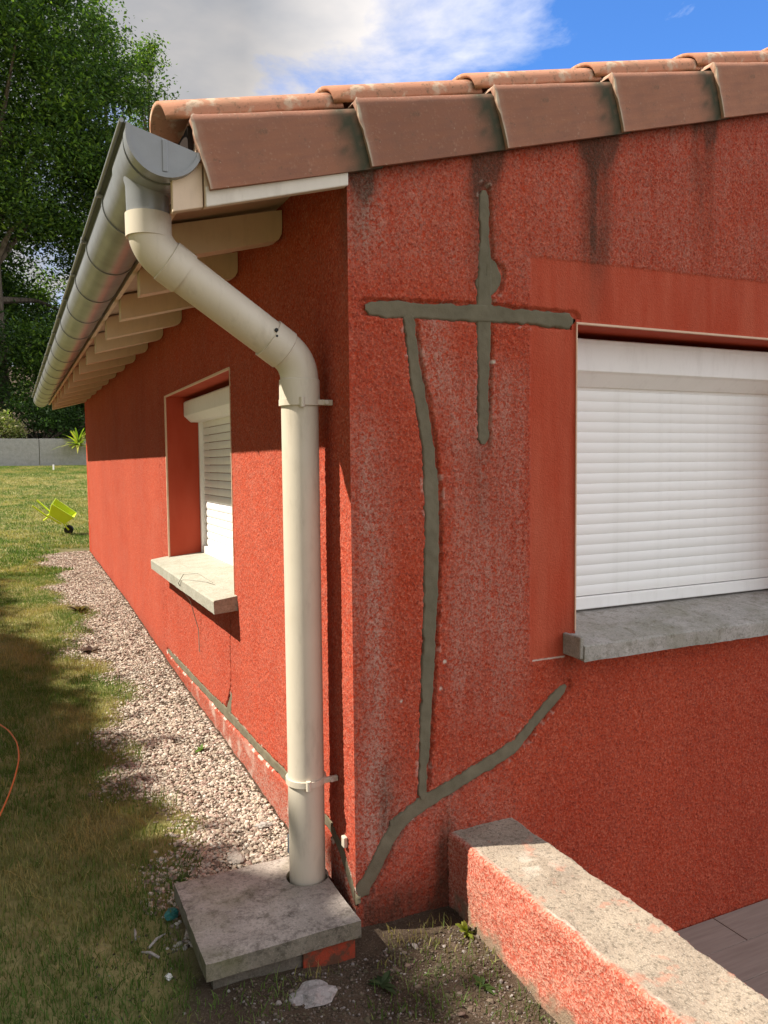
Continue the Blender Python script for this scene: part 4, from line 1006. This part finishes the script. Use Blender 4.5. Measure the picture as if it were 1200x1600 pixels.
# big garden trees left of the picture whose shade falls over the lawn and the drain cover
def shade_mass(y0, y1, top, seed, x=-6.0, n=26000):
    """crown filled up to a height profile"""
    g = np.random.default_rng(seed); C_ = []; S_ = []
    for _ in range(230):
        yy_ = g.uniform(y0, y1); s = .22; e = min(yy_-y0, y1-yy_)/((y1-y0)/2); tt = top-.42*(1-min(1, e*2.2))**2-.42
        z = tt-g.random()**1.5*3.4; xo = g.normal(0, .45); C_.append((x+xo, yy_, z-1.243*xo)); S_.append(.15)
    return C_, S_
def shade_tree(label, y0, y1, top, seed, x=-6.0, n=24000):
    yc = (y0+y1)/2; rt = root('garden_tree', label, 'tree', (x, yc, G0(x, yc)), 'trees shading the lawn')
    C_, S_ = shade_mass(y0, y1, top, seed, x); C_ = [(c[0]-x, c[1]-yc, c[2]-G0(x, yc)) for c in C_]
    V_, F_, c = leaf_cloud(C_, n, .085, DK+MD, S_, .5, seed); np_mesh('crown', V_, F_, m_leaf, rt, smooth=False, colors=c)
    mb = MB().tube([(0, 0, -.2), (.05, .1, 2), (0, 0, 4), (0, .1, top-1)], [.22, .17, .13, .04], 9)
    for q in range(0, 200, 20): mb.tube([(0, 0, 2.2+q*.01), (C_[q][0]*.5, C_[q][1]*.5, C_[q][2]-.8), C_[q]], [.07, .05, .02], 5)
    mb.build('trunk', m_bark, rt, smooth=True)
shade_tree('leafy garden tree nearest the camera left of the lawn', -.5, 2.5, 7.50, 61)
shade_tree('leafy garden tree in the middle of the row left of the lawn', 2.2, 5.8, 6.95, 62)
shade_tree('leafy garden tree at the far end of the row left of the lawn', 5.3, 8.6, 6.45, 63)

# weeds in the soil
def weed(name, label, loc, n, L0, cols, seed, up=.5):
    rt = root(name, label, 'plant', (loc[0], loc[1], G0(*loc))); g = random.Random(seed)
    for i in range(n):
        a = g.uniform(0, 2*PI); Ln = L0*g.uniform(.6, 1.2); el = g.uniform(.2, 1.1)*up*2; vs = []; K = 5
        for k in range(K+1):
            t = k/K; rr_ = Ln*t*math.cos(el); zz = Ln*t*math.sin(el)-.3*t*t*Ln+.003; ww = Ln*.16*math.sin(PI*min(.999, t*.9+.08))
            vs += [(math.cos(a)*rr_-math.sin(a)*ww, math.sin(a)*rr_+math.cos(a)*ww, zz), (math.cos(a)*rr_+math.sin(a)*ww, math.sin(a)*rr_-math.cos(a)*ww, zz+.001)]
        cc = g.choice(cols)
        np_mesh('leaf', np.array(vs), np.array([(2*k, 2*k+1, 2*k+3, 2*k+2) for k in range(K)]), m_leaf, rt, colors=np.array([(*cc, 1)]*len(vs)))
weed('weed', 'small bright green weed at the foot of the low red wall', (.290, -.135), 14, .045, [(.22, .28, .03), (.28, .30, .05)], 3, .7)
weed('weed', 'dark broad leaved weed in the soil below the drain lid', (-.03, -.235), 14, .055, [(.03, .06, .02), (.05, .08, .03)], 4, .35)
weed('weed', 'small green weed in the soil close to the bottom of the low wall', (.215, -.34), 12, .038, [(.07, .13, .03), (.10, .15, .04)], 5, .4)
weed('weed', 'low green weed growing in the gravel beside the drain lid', (-.40, .45), 16, .045, [(.05, .09, .03), (.08, .11, .04)], 6, .3)
weed('weed', 'little weed with reddish dry leaves on the gravel half way along the side wall', (-.42, 3.4), 20, .10, [(.10, .06, .05), (.14, .09, .06)], 7, .4)
weed('weed', 'dry brown weed on the gravel nearer the far end of the side wall', (-.40, 4.6), 18, .12, [(.12, .08, .05), (.10, .10, .04)], 8, .4)
weed('weed', 'fresh green weed in the gravel against the side wall', (-.13, 1.45), 12, .035, [(.12, .22, .03)], 9, .5)

# pale broken lump of concrete and other bits near the slab
def rock(name, label, loc, s, mat, seed, cat='stone'):
    v, f_ = IV.copy(), IF; import bmesh
    me = bpy.data.meshes.new(name); bm = bmesh.new(); bmesh.ops.create_icosphere(bm, subdivisions=3, radius=1)
    for q in bm.verts:
        a = float(vnoise(q.co.x*1+5, q.co.y+q.co.z, 2.2, seed))+.5*float(vnoise(q.co.x+9, q.co.z-q.co.y, 6, seed+1)); k = .55+.5*a
        q.co = Vector((q.co.x*s[0]*k, q.co.y*s[1]*k, q.co.z*s[2]*k))
    bm.to_mesh(me); bm.free(); o = link(name, me, mat); o.location = (loc[0], loc[1], G0(*loc[:2])+loc[2]); o.rotation_euler = (0, 0, seed); return tag(o, label, cat)
m_pale = mat_concrete('pale_rubble', (.26, .235, .225), (.36, .33, .31), (.16, .13, .11), .5, .1)
rock('concrete_lump', 'pale grey lump of old concrete half buried in the soil below the drain lid', (-.215, -.205, -.004), (.072, .045, .022), m_pale, 3)
rock('stone', 'small flat brown stone lying in the gravel behind the drain lid', (-.22, .50, .004), (.04, .03, .012), m_lid, 8)
rock('stone', 'tan stone in the gravel close to the side wall near the downpipe', (-.075, .66, .006), (.03, .02, .010), m_sill2, 6)
rock('stone', 'white pebble on the grass left of the drain lid', (-.53, .02, .008), (.012, .010, .009), m_white, 5)
rock('plastic_scrap', 'torn teal plastic scrap sticking out beside the drain lid', (-.475, .275, .012), (.030, .020, .014), m_teal, 4, 'scrap')
o = MB().box(-.055, -.005, .395, .46, -.02, .045).build('drain_box', mat_plain('dark_blue_plastic', (.03, .05, .07), None, .5, .4), None, bevel=.003); tag(o, 'small dark box at the foot of the side wall behind the downpipe', 'box')
# twigs
for i, (x, y, a, L_) in enumerate([(-.56, .16, .7, .07), (-.54, .10, 2.3, .06), (-.585, .22, 1.5, .05)]):
    z = G0(x, y)+.012; o = MB().tube([(x, y, z), (x+math.cos(a)*L_*.5, y+math.sin(a)*L_*.5, z+.008), (x+math.cos(a)*L_, y+math.sin(a)*L_, z+.002)], [.0035, .004, .002], 7).build('wood_chip', m_sill2, None, smooth=True)
    tag(o, ['longest pale wood chip in the grass left of the drain lid', 'pale wood chip nearest the camera left of the drain lid', 'shortest pale wood chip beside the teal scrap'][i], 'wood chip', 'pale wood chips left of the drain lid')

# orange cable at the left edge
pts = []
for k in range(25):
    t = k/24; yc = .98+1.30*t; xx_ = -.985+.125*max(0, math.sin(PI*min(1, t*1.02)))**.9; pts.append((xx_-.02*t, yc, G0(xx_, yc)+.03+.05*math.sin(PI*t)))
o = MB().tube(pts, .0032, 8).build('orange_cable', m_orange, None, smooth=True); tag(o, 'thin orange cable curving over the shaded grass at the left edge', 'cable')
# thin wire hanging from the side window sill
pts = [(-.02, 1.62, .745), (-.06, 1.75, .775), (-.10, 1.9, .755), (-.112, 1.98, .70), (-.05, 2.0, .60), (-.012, 2.0, .45), (-.008, 2.01, .33)]
o = MB().tube(pts, .0022, 6).build('wire', m_sill, None, smooth=True); tag(o, 'thin pale wire looping over the edge of the side window sill', 'wire')

# tipped lime green toy wheelbarrow on the lawn
ty = root('toy_wheelbarrow', 'lime green plastic toy wheelbarrow tipped over on the sunlit lawn', 'toy', (-.27, 10.15, G0(-.27, 10.15)))
holder = ty
def tub():
    mb = MB(); lo = [(-.14, -.10), (.14, -.09), (.14, .09), (-.14, .10)]; hi = [(-.21, -.16), (.20, -.13), (.20, .13), (-.21, .16)]
    def ring(p, z, s=1): return [(x*s, y*s, z) for x, y in p]
    vs = ring(lo, 0)+ring(hi, .21)+ring(hi, .21, .93)+ring(lo, .015, .9)
    fs = [(3, 2, 1, 0)]
    for b in (0, 4, 8):
        for i in range(4): fs.append((b+i, b+(i+1) % 4, b+4+(i+1) % 4, b+4+i))
    fs.append((12, 13, 14, 15)); return mb.add(vs, fs)
tb = tub().build('tub', m_lime, ty, bevel=.012)
Tm = Matrix.Translation((.0, 0, .235)) @ Matrix.Rotation(R(-14), 4, 'Z') @ Matrix.Rotation(R(14), 4, 'X') @ Matrix.Rotation(R(38), 4, 'Y') @ Matrix.Scale(.88, 4)
parts = [tb]
for sg in (-1, 1):
    parts.append(MB().tube([(.10, .08*sg, -.02), (-.15, .12*sg, -.02), (-.32, .15*sg, .0), (-.42, .155*sg, .01)], [.014, .014, .014, .017], 8).build('handle', m_lime, ty, smooth=True))
    parts.append(MB().tube([(-.12, .10*sg, -.01), (-.15, .11*sg, -.12)], .013, 8).build('leg', m_lime, ty, smooth=True))
    parts.append(MB().tube([(.14, .06*sg, -.01), (.25, .035*sg, -.05)], .013, 8).build('fork', m_lime, ty, smooth=True))
parts.append(MB().tube([(.25, -.03, -.06), (.25, .03, -.06)], .072, 20).build('wheel', m_dark, ty, smooth=True))
for p in parts: p.matrix_local = Tm
# small white stake in the lawn
o = MB().tube([(.25, 22.0, G0(.25, 22)-.05), (.25, 22.0, G0(.25, 22)+.17)], .02, 8).build('garden_stake', m_white, None); tag(o, 'small white stake standing in the lawn before the garden wall', 'stake')
